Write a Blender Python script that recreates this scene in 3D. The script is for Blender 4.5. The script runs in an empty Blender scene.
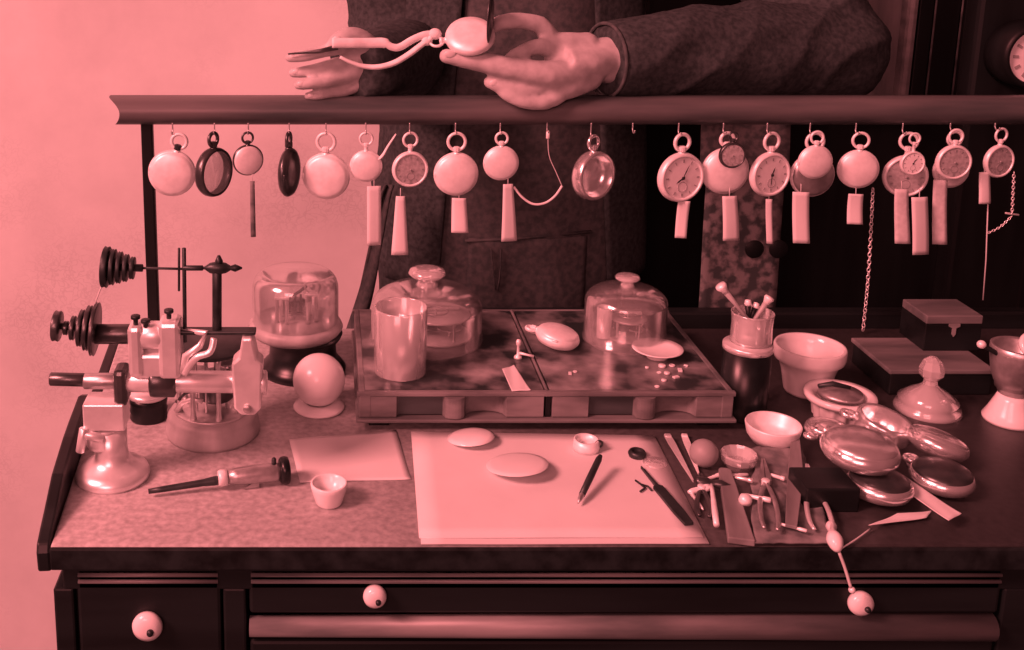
import bpy, bmesh, math, random
from math import pi, sin, cos, tan, atan2, sqrt, radians as R
from mathutils import Vector as V, Matrix as Mx, noise, Euler
random.seed(7)
scn = bpy.context.scene
col = scn.collection
BT = 0.90                                   # height of the bench top

# ------------------------------------------------------------------ camera
FPX, PCX, PCY, PIT = 1100.0, 330.0, 134.0, R(12)
CAM = V((0, -1.25, BT + 0.51))
FW = V((0, cos(PIT), -sin(PIT))); UP = V((0, sin(PIT), cos(PIT)))
cd = bpy.data.cameras.new('camera'); cam = bpy.data.objects.new('camera', cd); col.objects.link(cam)
cam.location = CAM; cam.rotation_euler = (pi/2 - PIT, 0, 0)
cd.sensor_width = 36; cd.lens = FPX/1024*36
cd.shift_x = (512-PCX)/1024; cd.shift_y = -(325-PCY)/1024
cd.clip_start = 0.05
scn.camera = cam

def ray(px, py): return FW + V(((px-PCX)/FPX, 0, 0)) - UP*((py-PCY)/FPX)
def atz(px, py, h=0.0):                     # photo point -> place on the level h above the bench top
    d = ray(px, py); t = (BT + h - CAM.z)/d.z; return CAM + d*t
def aty(px, py, y):                         # photo point -> place on the upright plane at depth y
    d = ray(px, py); t = (y - CAM.y)/d.y; return CAM + d*t
def mpp(p): return (V(p)-CAM).dot(FW)/FPX   # metres per pixel at p

# ------------------------------------------------------------------ mesh building
class MB:
    def __init__(s): s.v = []; s.f = []; s.sm = []
    def add(s, vs, fs, M=None, smooth=True):
        n = len(s.v)
        for p in vs: s.v.append(tuple(M @ V(p)) if M is not None else tuple(p))
        for f in fs: s.f.append([i+n for i in f]); s.sm.append(smooth)
        return s
    def lathe(s, prof, seg=32, M=None, smooth=True):
        vs = []; fs = []; rings = []
        for r, z in prof:
            if r < 1e-7: rings.append([len(vs)]); vs.append((0, 0, z))
            else:
                rings.append(list(range(len(vs), len(vs)+seg)))
                for k in range(seg): a = 2*pi*k/seg; vs.append((r*cos(a), r*sin(a), z))
        for A, B in zip(rings, rings[1:]):
            if len(A) == 1 and len(B) == 1: continue
            for k in range(seg):
                k2 = (k+1) % seg
                if len(A) == 1: fs.append([A[0], B[k2], B[k]])
                elif len(B) == 1: fs.append([A[k], A[k2], B[0]])
                else: fs.append([A[k], A[k2], B[k2], B[k]])
        return s.add(vs, fs, M, smooth)
    def cyl(s, r, z0, z1, seg=24, M=None, bev=None):
        b = min(r, abs(z1-z0))*0.12 if bev is None else bev
        return s.lathe([(0, z0), (r-b, z0), (r, z0+b), (r, z1-b), (r-b, z1), (0, z1)], seg, M)
    def tube(s, pts, rad, seg=10, M=None, close=False, flat=1.0, up=None):
        pts = [V(p) for p in pts]; n = len(pts)
        if not isinstance(rad, (list, tuple)): rad = [rad]*n
        vs = []; fs = []; u = None
        for i, p in enumerate(pts):
            t = (pts[(i+1) % n]-pts[i-1]) if close else (pts[min(i+1, n-1)]-pts[max(i-1, 0)])
            t.normalize()
            if u is None:
                u = V(up) if up else (V((0, 0, 1)) if abs(t.z) < .9 else V((1, 0, 0)))
            u = u - t*u.dot(t); u.normalize(); w = t.cross(u)
            r = rad[i]; rx, ry = r if isinstance(r, (list, tuple)) else (r, r*flat)
            for k in range(seg):
                a = 2*pi*k/seg; vs.append(tuple(p + w*(rx*cos(a)) + u*(ry*sin(a))))
        m = n if close else n-1
        for i in range(m):
            j = (i+1) % n
            for k in range(seg):
                k2 = (k+1) % seg; fs.append([i*seg+k, i*seg+k2, j*seg+k2, j*seg+k])
        if not close:
            fs.append(list(range(seg))[::-1]); fs.append([(n-1)*seg+k for k in range(seg)])
        return s.add(vs, fs, M)
    def torus(s, Rr, r, M=None, seg=32, sec=10, flat=1.0, a0=0, a1=2*pi):
        full = abs(a1-a0-2*pi) < 1e-6
        k = seg if full else seg+1
        return s.tube([(Rr*cos(a0+(a1-a0)*i/seg), Rr*sin(a0+(a1-a0)*i/seg), 0) for i in range(k)], r, sec, M, close=full, flat=flat, up=(0, 0, 1))
    def ball(s, c, r, M=None, seg=20, rings=12):
        rx, ry, rz = r if isinstance(r, (list, tuple)) else (r, r, r)
        T = Mx.Translation(V(c)) @ Mx.Diagonal((rx, ry, rz, 1))
        if M is not None: T = M @ T
        return s.lathe([(max(0, cos(-pi/2+pi*i/rings)) if 0 < i < rings else 0, sin(-pi/2+pi*i/rings)) for i in range(rings+1)], seg, T)
    def box(s, c, d, bev=0.0, M=None, seg=2):
        bm = bmesh.new(); bmesh.ops.create_cube(bm, size=1)
        for v in bm.verts: v.co = V((v.co.x*d[0]+c[0], v.co.y*d[1]+c[1], v.co.z*d[2]+c[2]))
        if bev > 0: bmesh.ops.bevel(bm, geom=bm.edges[:], offset=min(bev, min(d)*.45), segments=seg, affect='EDGES', profile=.5)
        bm.verts.index_update()
        s.add([v.co[:] for v in bm.verts], [[v.index for v in f.verts] for f in bm.faces], M, False); bm.free(); return s
    def prism(s, out, z0, z1, M=None, smooth=False, bev=0.0):
        bm = bmesh.new(); vs = [bm.verts.new((x, y, z0)) for x, y in out]; f = bm.faces.new(vs)
        r = bmesh.ops.extrude_face_region(bm, geom=[f])
        for v in [e for e in r['geom'] if isinstance(e, bmesh.types.BMVert)]: v.co.z = z1
        bmesh.ops.recalc_face_normals(bm, faces=bm.faces[:])
        if bev > 0:
            bmesh.ops.bevel(bm, geom=[e for e in bm.edges if e.calc_face_angle(0) > .7], offset=bev, segments=2, affect='EDGES', profile=.5)
        bm.verts.index_update()
        s.add([v.co[:] for v in bm.verts], [[v.index for v in f.verts] for f in bm.faces], M, smooth); bm.free(); return s
    def grid(s, fn, nu, nv, M=None):
        vs = [fn(i/nu, j/nv) for j in range(nv+1) for i in range(nu+1)]
        fs = [[j*(nu+1)+i, j*(nu+1)+i+1, (j+1)*(nu+1)+i+1, (j+1)*(nu+1)+i] for j in range(nv) for i in range(nu)]
        return s.add(vs, fs, M)
    def obj(s, name, mat, parent=None, loc=(0, 0, 0), rot=(0, 0, 0), mods=(), label=None):
        me = bpy.data.meshes.new(name); me.from_pydata(s.v, [], s.f)
        me.polygons.foreach_set('use_smooth', s.sm)
        bm = bmesh.new(); bm.from_mesh(me); bmesh.ops.recalc_face_normals(bm, faces=bm.faces[:]); bm.to_mesh(me); bm.free()
        me.materials.append(mat); me.update()
        o = bpy.data.objects.new(name, me); col.objects.link(o)
        o.location = loc; o.rotation_euler = rot
        if parent is not None: o.parent = parent
        for kind, kw in mods:
            m = o.modifiers.new(kind.lower(), kind)
            for k, v in kw.items(): setattr(m, k, v)
        if label: o['label'] = label
        return o

def RX(a): return Mx.Rotation(a, 4, 'X')
def RY(a): return Mx.Rotation(a, 4, 'Y')
def RZ(a): return Mx.Rotation(a, 4, 'Z')
def T(x, y=0, z=0): return Mx.Translation(V((x, y, z)))
def along(a, b):                            # frame whose z axis runs from a to b
    a = V(a); b = V(b); return Mx.Translation(a) @ (b-a).to_track_quat('Z', 'Y').to_matrix().to_4x4()
def tag(o, label, cat, group=None):
    o['label'] = label; o['category'] = cat
    if group: o['group'] = group
    return o
def thing(name, label, cat, loc=(0, 0, 0), rot=(0, 0, 0), group=None):
    o = bpy.data.objects.new(name, None); col.objects.link(o); o.empty_display_size = .02
    o.location = loc; o.rotation_euler = rot
    return tag(o, label, cat, group)
def struct(o): o['kind'] = 'structure'; return o
def spline(pts, n=6):                       # smooth path through points
    P = [V(p) for p in pts]; out = []
    for i in range(len(P)-1):
        a, b, c, d = P[max(i-1, 0)], P[i], P[i+1], P[min(i+2, len(P)-1)]
        for k in range(n):
            t = k/n
            out.append(.5*((2*b)+(c-a)*t+(2*a-5*b+4*c-d)*t*t+(3*b-a-3*c+d)*t**3))
    return out + [P[-1]]

# ------------------------------------------------------------------ materials
def mat(name, g, rough=.5, metal=0., var=0., scale=30., bump=0., stretch=(1, 1, 1), spec=.5, g2=None, detail=4, fac=(.35, .65), bscale=None):
    m = bpy.data.materials.new(name); m.use_nodes = True
    nt = m.node_tree; b = nt.nodes['Principled BSDF']; L = nt.links
    c = lambda x: (x, x*(1+.5*max(0, 1-x/.12)), x*(1+.5*max(0, 1-x/.12)), 1)
    b.inputs['Base Color'].default_value = c(g); b.inputs['Roughness'].default_value = rough
    b.inputs['Metallic'].default_value = metal; b.inputs['Specular IOR Level'].default_value = spec
    if var or g2 is not None or bump:
        tc = nt.nodes.new('ShaderNodeTexCoord'); mp = nt.nodes.new('ShaderNodeMapping'); mp.inputs['Scale'].default_value = stretch
        L.new(tc.outputs['Object'], mp.inputs['Vector'])
        n = nt.nodes.new('ShaderNodeTexNoise'); n.inputs['Scale'].default_value = scale; n.inputs['Detail'].default_value = detail
        L.new(mp.outputs['Vector'], n.inputs['Vector'])
        if var or g2 is not None:
            r = nt.nodes.new('ShaderNodeValToRGB'); r.color_ramp.elements[0].position = fac[0]; r.color_ramp.elements[1].position = fac[1]
            r.color_ramp.elements[0].color = c(g*(1-var)) if g2 is None else c(g)
            r.color_ramp.elements[1].color = c(min(1, g*(1+var))) if g2 is None else c(g2)
            L.new(n.outputs['Fac'], r.inputs['Fac']); L.new(r.outputs['Color'], b.inputs['Base Color'])
        if bump:
            bp = nt.nodes.new('ShaderNodeBump'); bp.inputs['Strength'].default_value = bump; bp.inputs['Distance'].default_value = .002
            if bscale:
                n2 = nt.nodes.new('ShaderNodeTexNoise'); n2.inputs['Scale'].default_value = bscale; L.new(mp.outputs['Vector'], n2.inputs['Vector']); L.new(n2.outputs['Fac'], bp.inputs['Height'])
            else: L.new(n.outputs['Fac'], bp.inputs['Height'])
            L.new(bp.outputs['Normal'], b.inputs['Normal'])
    return m
def glass(name, milk=.10, rim=.75):         # thin clear glass: see-through face on, bright and milky at its edges
    m = bpy.data.materials.new(name); m.use_nodes = True; nt = m.node_tree; nt.nodes.clear(); L = nt.links
    out = nt.nodes.new('ShaderNodeOutputMaterial'); tr = nt.nodes.new('ShaderNodeBsdfTransparent'); tr.inputs['Color'].default_value = (.97, .97, .97, 1)
    gl = nt.nodes.new('ShaderNodeBsdfGlossy'); gl.inputs['Roughness'].default_value = .13; gl.inputs['Color'].default_value = (.95, .95, .95, 1)
    df = nt.nodes.new('ShaderNodeBsdfDiffuse'); df.inputs['Color'].default_value = (.9, .9, .9, 1)
    lw = nt.nodes.new('ShaderNodeLayerWeight'); lw.inputs['Blend'].default_value = .35
    r = nt.nodes.new('ShaderNodeMapRange'); r.inputs['From Min'].default_value = 0; r.inputs['From Max'].default_value = 1
    r.inputs['To Min'].default_value = .07; r.inputs['To Max'].default_value = rim
    L.new(lw.outputs['Facing'], r.inputs['Value'])
    m1 = nt.nodes.new('ShaderNodeMixShader'); m2 = nt.nodes.new('ShaderNodeMixShader'); m1.inputs['Fac'].default_value = milk
    L.new(tr.outputs[0], m1.inputs[1]); L.new(df.outputs[0], m1.inputs[2])
    L.new(r.outputs[0], m2.inputs['Fac']); L.new(m1.outputs[0], m2.inputs[1]); L.new(gl.outputs[0], m2.inputs[2]); L.new(m2.outputs[0], out.inputs['Surface'])
    return m

M_ = {}
M_['silver'] = mat('worn_silver', .90, .42, .22, var=.08, scale=90, bump=.05)
M_['nickel'] = mat('bright_nickel', .88, .32, .55, var=.08, scale=60)
M_['steel'] = mat('grey_steel', .50, .38, .8, var=.2, scale=80)
M_['polished'] = mat('polished_silver', .88, .24, .8, var=.08, scale=60)
M_['brass'] = mat('aged_brass', .62, .36, .7, var=.15, scale=70)
M_['iron'] = mat('blackened_iron', .035, .42, .5, var=.4, scale=60)
M_['gunmetal'] = mat('gunmetal', .10, .32, .7, var=.3, scale=60)
M_['gold'] = mat('dull_gold_case', .38, .34, .8, var=.15, scale=60)
M_['enamel'] = mat('white_enamel', .84, .3, 0, var=.04, scale=120)
M_['grey_dial'] = mat('silvered_dial', .42, .45, .1, var=.2, scale=220, bump=.1)
M_['faint'] = mat('faint_grey_print', .34, .6)
M_['grey_dial2'] = mat('silvered_dial_print', .26, .6)
M_['ink'] = mat('black_ink', .012, .5)
M_['paper'] = mat('white_paper', .70, .85, 0, var=.04, scale=14, bump=.04)
M_['pad'] = mat('blotting_pad_paper', .58, .85, 0, var=.04, scale=9, bump=.05)
M_['string'] = mat('pale_string', .62, .9)
M_['leather'] = mat('pale_leather', .80, .6, 0, var=.1, scale=80, bump=.1)
M_['hide'] = mat('worn_grey_leather', .17, .75, 0, var=.55, scale=45, bump=.4, detail=8)
M_['porcelain'] = mat('white_porcelain', .82, .22, 0, var=.03)
M_['milk'] = mat('milky_glass', .78, .15, 0, var=.08, scale=25)
M_['black'] = mat('black_japanned_tin', .008, .3, .0, spec=.35, var=.4, scale=40)
M_['rail'] = mat('varnished_rail_wood', .085, .42, 0, var=.45, scale=35, stretch=(.12, 1, 1), bump=.15, detail=8)
M_['darkwood'] = mat('dark_stained_wood', .0075, .42, 0, spec=.3, var=.6, scale=22, stretch=(.12, 1, 1), bump=.2, detail=8)
M_['edgewood'] = mat('dark_edge_wood', .010, .55, 0, var=.6, scale=60, bump=.3, spec=.2)
M_['casewood'] = mat('near_black_wood', .006, .45, 0, spec=.25, var=.5, scale=22, stretch=(1, 1, .12), bump=.15, detail=8)
M_['panelwood'] = mat('faded_panel_wood', .14, .55, 0, var=.4, scale=40, stretch=(1, 1, .15), bump=.2, detail=8)
M_['boxwood'] = mat('brown_box_wood', .16, .42, 0, var=.4, scale=40, stretch=(.2, 1, 1), bump=.2, detail=8)
M_['traywood'] = mat('tray_wood', .17, .42, 0, var=.35, scale=60, stretch=(.3, 1, 1), bump=.15, detail=6)
M_['dimwood'] = mat('dim_brown_wood', .045, .5, 0, var=.3, scale=60, stretch=(.3, 1, 1))
M_['pale_wood'] = mat('pale_turned_wood', .42, .45, 0, var=.2, scale=40, stretch=(1, 1, .2))
M_['toolwood'] = mat('grey_tool_wood', .2, .6, 0, var=.35, scale=40, stretch=(.2, 1, 1), bump=.2)
M_['coat'] = mat('black_wool_coat', .042, .85, 0, var=.35, scale=160, bump=.25, spec=.2)
M_['apron'] = mat('grey_work_apron', .075, .85, 0, var=.3, scale=120, bump=.2, spec=.2)
M_['trouser'] = mat('dark_trouser_cloth', .03, .85, 0, var=.3, scale=140, bump=.2, spec=.2)
M_['skin'] = mat('skin', .52, .5, 0, var=.12, scale=70, bump=.12, spec=.35)
M_['nail'] = mat('fingernail', .66, .3)
M_['hair'] = mat('dark_hair', .03, .5, 0, var=.5, scale=200, stretch=(1, 1, .2), bump=.5)
M_['linen'] = mat('pale_shirt_linen', .6, .8, 0, var=.1, scale=140)
M_['glass'] = glass('clear_glass', .085, .85)
M_['frost'] = glass('clouded_glass', .34, .8)
M_['thick'] = glass('thick_pressed_glass', .38, .85)

# bench top: sheen and light falloff painted in, pale left to dark right
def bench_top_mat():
    m = mat('bench_top_painted_sheen', .06, .42, 0, bump=.12, scale=26, stretch=(.15, 1, 1), detail=8)
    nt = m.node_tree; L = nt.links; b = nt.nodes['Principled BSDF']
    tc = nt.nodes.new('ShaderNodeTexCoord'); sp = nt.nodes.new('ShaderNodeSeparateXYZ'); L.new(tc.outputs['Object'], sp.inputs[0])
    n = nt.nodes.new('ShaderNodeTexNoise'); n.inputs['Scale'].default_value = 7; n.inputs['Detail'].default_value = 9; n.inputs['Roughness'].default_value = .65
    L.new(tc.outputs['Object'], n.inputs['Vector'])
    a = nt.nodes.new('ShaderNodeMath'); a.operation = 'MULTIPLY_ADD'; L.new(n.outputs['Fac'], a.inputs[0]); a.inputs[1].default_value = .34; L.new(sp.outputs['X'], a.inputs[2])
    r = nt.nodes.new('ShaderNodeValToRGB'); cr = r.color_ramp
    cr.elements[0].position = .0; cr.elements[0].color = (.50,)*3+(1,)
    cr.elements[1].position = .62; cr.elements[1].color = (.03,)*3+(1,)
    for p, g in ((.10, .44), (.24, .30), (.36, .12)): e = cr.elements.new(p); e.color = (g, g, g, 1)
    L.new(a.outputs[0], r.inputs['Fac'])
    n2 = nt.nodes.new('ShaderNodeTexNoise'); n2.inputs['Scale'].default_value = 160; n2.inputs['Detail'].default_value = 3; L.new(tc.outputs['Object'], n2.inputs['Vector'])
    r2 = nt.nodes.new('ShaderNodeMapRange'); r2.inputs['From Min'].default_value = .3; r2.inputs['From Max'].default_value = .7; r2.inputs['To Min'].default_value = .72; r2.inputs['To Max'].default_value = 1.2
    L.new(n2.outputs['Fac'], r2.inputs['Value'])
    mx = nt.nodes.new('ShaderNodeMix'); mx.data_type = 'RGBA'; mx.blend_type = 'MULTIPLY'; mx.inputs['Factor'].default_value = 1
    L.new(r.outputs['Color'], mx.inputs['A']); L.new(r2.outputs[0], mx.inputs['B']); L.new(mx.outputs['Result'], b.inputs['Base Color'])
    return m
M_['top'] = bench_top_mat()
# tray lid: dark sheet with cloudy, smeared glass over it
M_['lid'] = mat('smeared_tray_lid', .02, .28, 0, g2=.42, scale=24, detail=9, fac=(.42, .78), bump=.04)
# plaster with damp marks and a ghost of a flower print
def wall_mat():
    m = mat('stained_plaster', .74, .9, 0, bump=.1, scale=120)
    nt = m.node_tree; L = nt.links; b = nt.nodes['Principled BSDF']
    tc = nt.nodes.new('ShaderNodeTexCoord')
    n = nt.nodes.new('ShaderNodeTexNoise'); n.inputs['Scale'].default_value = 2.6; n.inputs['Detail'].default_value = 10; n.inputs['Roughness'].default_value = .6
    L.new(tc.outputs['Object'], n.inputs['Vector'])
    r = nt.nodes.new('ShaderNodeValToRGB'); r.color_ramp.elements[0].position = .3; r.color_ramp.elements[0].color = (.60,)*3+(1,)
    r.color_ramp.elements[1].position = .62; r.color_ramp.elements[1].color = (.80,)*3+(1,); L.new(n.outputs['Fac'], r.inputs['Fac'])
    vo = nt.nodes.new('ShaderNodeTexVoronoi'); vo.inputs['Scale'].default_value = 48; vo.feature = 'DISTANCE_TO_EDGE'
    nd = nt.nodes.new('ShaderNodeTexNoise'); nd.inputs['Scale'].default_value = 40; L.new(tc.outputs['Object'], nd.inputs['Vector'])
    av = nt.nodes.new('ShaderNodeVectorMath'); av.operation = 'MULTIPLY_ADD'; L.new(nd.outputs['Color'], av.inputs[0]); av.inputs[1].default_value = (.09,)*3; L.new(tc.outputs['Object'], av.inputs[2]); L.new(av.outputs[0], vo.inputs['Vector'])
    r3 = nt.nodes.new('ShaderNodeMapRange'); r3.inputs['From Min'].default_value = 0; r3.inputs['From Max'].default_value = .12; r3.inputs['To Min'].default_value = .86; r3.inputs['To Max'].default_value = 1
    L.new(vo.outputs['Distance'], r3.inputs['Value'])
    # the print survives only in patches low on the left
    n4 = nt.nodes.new('ShaderNodeTexNoise'); n4.inputs['Scale'].default_value = 3.1; n4.inputs['Detail'].default_value = 3; L.new(tc.outputs['Object'], n4.inputs['Vector'])
    r4 = nt.nodes.new('ShaderNodeMapRange'); r4.inputs['From Min'].default_value = .5; r4.inputs['From Max'].default_value = .62; L.new(n4.outputs['Fac'], r4.inputs['Value'])
    mx = nt.nodes.new('ShaderNodeMix'); mx.data_type = 'RGBA'; mx.blend_type = 'MULTIPLY'
    L.new(r4.outputs[0], mx.inputs['Factor']); L.new(r.outputs['Color'], mx.inputs['A']); L.new(r3.outputs[0], mx.inputs['B']); L.new(mx.outputs['Result'], b.inputs['Base Color'])
    return m
M_['wall'] = wall_mat()
M_['print'] = mat('faded_floral_print', .03, .7, 0, g2=.16, scale=70, detail=6, fac=(.42, .58))
M_['printtop'] = mat('faded_print_heading', .07, .7, 0, g2=.17, scale=110, detail=6, fac=(.40, .60))

# ------------------------------------------------------------------ the room
WY = 0.60
struct(MB().box((.3, WY+.05, 1.4), (5.2, .1, 2.8)).obj('wall_back', M_['wall']))
struct(MB().box((.3, -.6, -.03), (5.2, 3.0, .06)).obj('floor', mat('floor_boards', .12, .6, 0, var=.3, scale=12, stretch=(.2, 2, 1))))

# ------------------------------------------------------------------ bench
fy, by = atz(300, 548).y, .012
bxf, bxb, bx1 = atz(50, 546).x, -.252, .86   # the left edge runs very slightly aslant
bx0 = bxf
bench = thing('workbench', 'dark wooden watchmaker\'s workbench with worn top and round white drawer knobs', 'workbench', (0, -.2, 0))
def bp(name, mb, m, parent=None, **k): return mb.obj(name, m, parent or bench, (0, .2, 0) if parent is None else (0, 0, 0), **k)
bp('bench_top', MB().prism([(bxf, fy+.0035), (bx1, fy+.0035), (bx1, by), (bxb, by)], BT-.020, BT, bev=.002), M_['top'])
bp('front_edge', MB().box(((bxf+bx1)/2, fy+.0015, BT-.0105), (bx1-bxf, .004, .0195), .0015), M_['edgewood'])
# raised side board with a scrolled front end
def side_board(x):
    ys = atz(86, 393, .03).y
    o = [(by, BT-.03), (by, BT-.001), (ys+.05, BT+.001), (ys+.02, BT+.008), (ys+.006, BT+.026), (ys-.008, BT+.031), (ys-.06, BT+.031), (fy+.13, BT+.030), (fy+.075, BT+.024), (fy+.040, BT+.012), (fy+.020, BT+.006), (fy+.006, BT+.001), (fy+.002, BT-.006), (fy+.004, BT-.024), (fy+.03, BT-.030)]
    return MB().prism([(a, b) for a, b in o], -.011, 0, T(x, fy, 0) @ RZ(atan2(bxf-bxb, by-fy)) @ T(0, -fy, 0) @ Mx(((0, 0, 1, 0), (1, 0, 0, 0), (0, 1, 0, 0), (0, 0, 0, 1))), bev=.002)
bp('side_board', side_board(bxf-.0003), M_['darkwood'])
lx_ = aty(480, 330, by).x
bp('back_ledge', MB().box(((lx_+bx1)/2, by+.010, BT+.004), (bx1-lx_, .02, .032), .003), M_['darkwood'])
# carcass
pf = fy+.012                                # front plane of the frame
bp('apron_board', MB().box(((bx0+bx1)/2, pf+.012, BT-.033), (bx1-bx0-.012, .024, .026), .002), M_['darkwood'])
def stile(x0, x1): return MB().box(((x0+x1)/2, pf+.014, .43), (x1-x0, .028, .85), .002)
SX = lambda px, py=600: aty(px, py, pf).x
SZ = lambda py, px=300: aty(px, py, pf).z
bp('corner_post', stile(SX(53.5), SX(74)), M_['darkwood'])
bp('corner_post', stile(SX(223), SX(246)), M_['darkwood'])
bp('corner_post', stile(SX(1003), bx1-.006), M_['darkwood'])
bp('back_panel', MB().box(((bx0+bx1)/2, -.004, .40), (bx1-bx0-.02, .012, .84)), M_['casewood'])
bp('side_panel', MB().box((bx0+.014, (fy+by)/2, .40), (.014, by-fy-.04, .90)), M_['darkwood'])
bp('side_panel', MB().box((bx1-.014, (fy+by)/2, .44), (.014, by-fy-.04, .86)), M_['darkwood'])
bp('divider', MB().box((SX(234), (fy+by)/2+.02, .44), (.014, by-fy-.06, .84)), M_['casewood'])
bp('plinth', MB().box(((bx0+bx1)/2, (fy+by)/2, .035), (bx1-bx0-.01, by-fy-.03, .07), .004), M_['darkwood'])
def knob(parent, px, py, r):
    p = aty(px, py, pf-.006)
    k = MB().lathe([(0, -.004), (r*.55, -.004), (r*.5, .003), (r*.6, .006), (r*.95, .009), (r, .012), (r*.92, .015), (r*.6, .0175), (r*.2, .018), (0, .018)], 28, T(p.x, pf+.008, p.z) @ RX(pi/2))
    o = k.obj('knob', M_['porcelain'], parent, label='round white porcelain knob with a dark screw at its middle')
    MB().lathe([(0, 0), (r*.24, 0), (r*.2, .003), (0, .0035)], 16, T(p.x+r*.25, pf-.0095, p.z-r*.1) @ RX(pi/2)).obj('screw', M_['iron'], o)
def drawer(px0, px1, z1, z0, knobs, proud=.0, bead=True):
    x0, x1 = SX(px0), SX(px1)
    d = bp('drawer', MB().box(((x0+x1)/2, pf+.010-proud, (z0+z1)/2), (x1-x0, .02, z1-z0), .003).box(((x0+x1)/2, pf+.17, (z0+z1)/2-.004), (x1-x0-.01, .30, z1-z0-.02)), M_['darkwood'])
    d.location = (0, .2, 0)
    if bead:
        h = .0035
        for zz in (z1-.006, z1-.012):
            MB().tube([(x0+.002, pf-proud-.0005, zz), (x1-.002, pf-proud-.0005, zz)], .0018, 8).obj('bead', M_['boxwood'], d)
    for a in knobs: knob(d, *a)
    return d
drawer(77, 221, SZ(568), SZ(690), [(147, 628, .0128)])
drawer(249, 1000, SZ(568), SZ(614), [(375, 598, .0098), (862, 605, .0105)], bead=True)
d2 = drawer(249, 1000, SZ(641), SZ(770), [], bead=False)
xa, xb = SX(249), SX(998)
MB().tube([(xa, pf+.004, SZ(629)), (xb, pf+.004, SZ(629))], (.0085, .012), 16, up=(0, 0, 1)).obj('rounded_moulding', M_['boxwood'], bench, (0, .2, 0))
drawer(77, 221, SZ(704), .10, [], bead=False)
drawer(249, 1000, SZ(782), .10, [], bead=False)
for o in bench.children:                    # children above that took a zero offset share the bench's own frame
    if o.location.y == 0: o.location.y = .2

# ------------------------------------------------------------------ hanging rail
HY = -.022                                  # depth of the row of watches
rz = aty(300, 113.5, -.016).z
rail = thing('hanging_rail', 'long dark wooden rail on thin posts with watches hung beneath', 'rail', (0, 0, BT))
ro = lambda mb, n, m: mb.obj(n, m, rail, (0, 0, -BT))
x0r = aty(115, 110, -.016).x; x1r = .90
prof = [(.004-.021*cos(R(k)), .0165*sin(R(k))) for k in range(-90, 91, 10)]
prof = prof+[(.012, z) for y, z in prof[::-1]]
def bar():                                  # half-round rail; its left end is scooped to a hollow curve
    n = len(prof); vs = []; h = n//2
    for i in range(2):
        for (y, z) in prof:
            vs.append(((x0r+.005-.015*(z/.0165)**2+(.006 if z < 0 else 0)*(z/.0165)**2) if i == 0 else x1r, y, rz+z))
    mb = MB().add(vs, [[k, (k+1) % n, n+(k+1) % n, n+k] for k in range(n)])
    cap = [[k+1, k, n-1-k, n-2-k] for k in range(h-1)]
    return mb.add(vs, cap+[[n+q for q in f[::-1]] for f in cap], None, False)
ro(bar(), 'bar', M_['rail'])
for px in (147, 1062):
    xp = aty(px, 130, 0).x
    ro(MB().box((xp, .002, (BT+rz-.012)/2+.004), (.0135, .012, rz-.012-BT-.004), .002), 'post', M_['casewood'])
hook_m = M_['brass']
def hook(px, py, turn=0.0):                 # small cup hook under the rail, its curl ends at the photo height py
    p = aty(px, py, HY); zt = rz-.015
    pts = [(p.x, HY+.006, zt+.004), (p.x, HY+.006, zt-.001), (p.x, HY+.006, p.z+.001), (p.x, HY+.003, p.z-.0022), (p.x, HY-.001, p.z-.0022), (p.x, HY-.0035, p.z+.0012)]
    ro(MB().tube(spline(pts, 4), .0008, 6), 'hook', hook_m)
    return p

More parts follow.
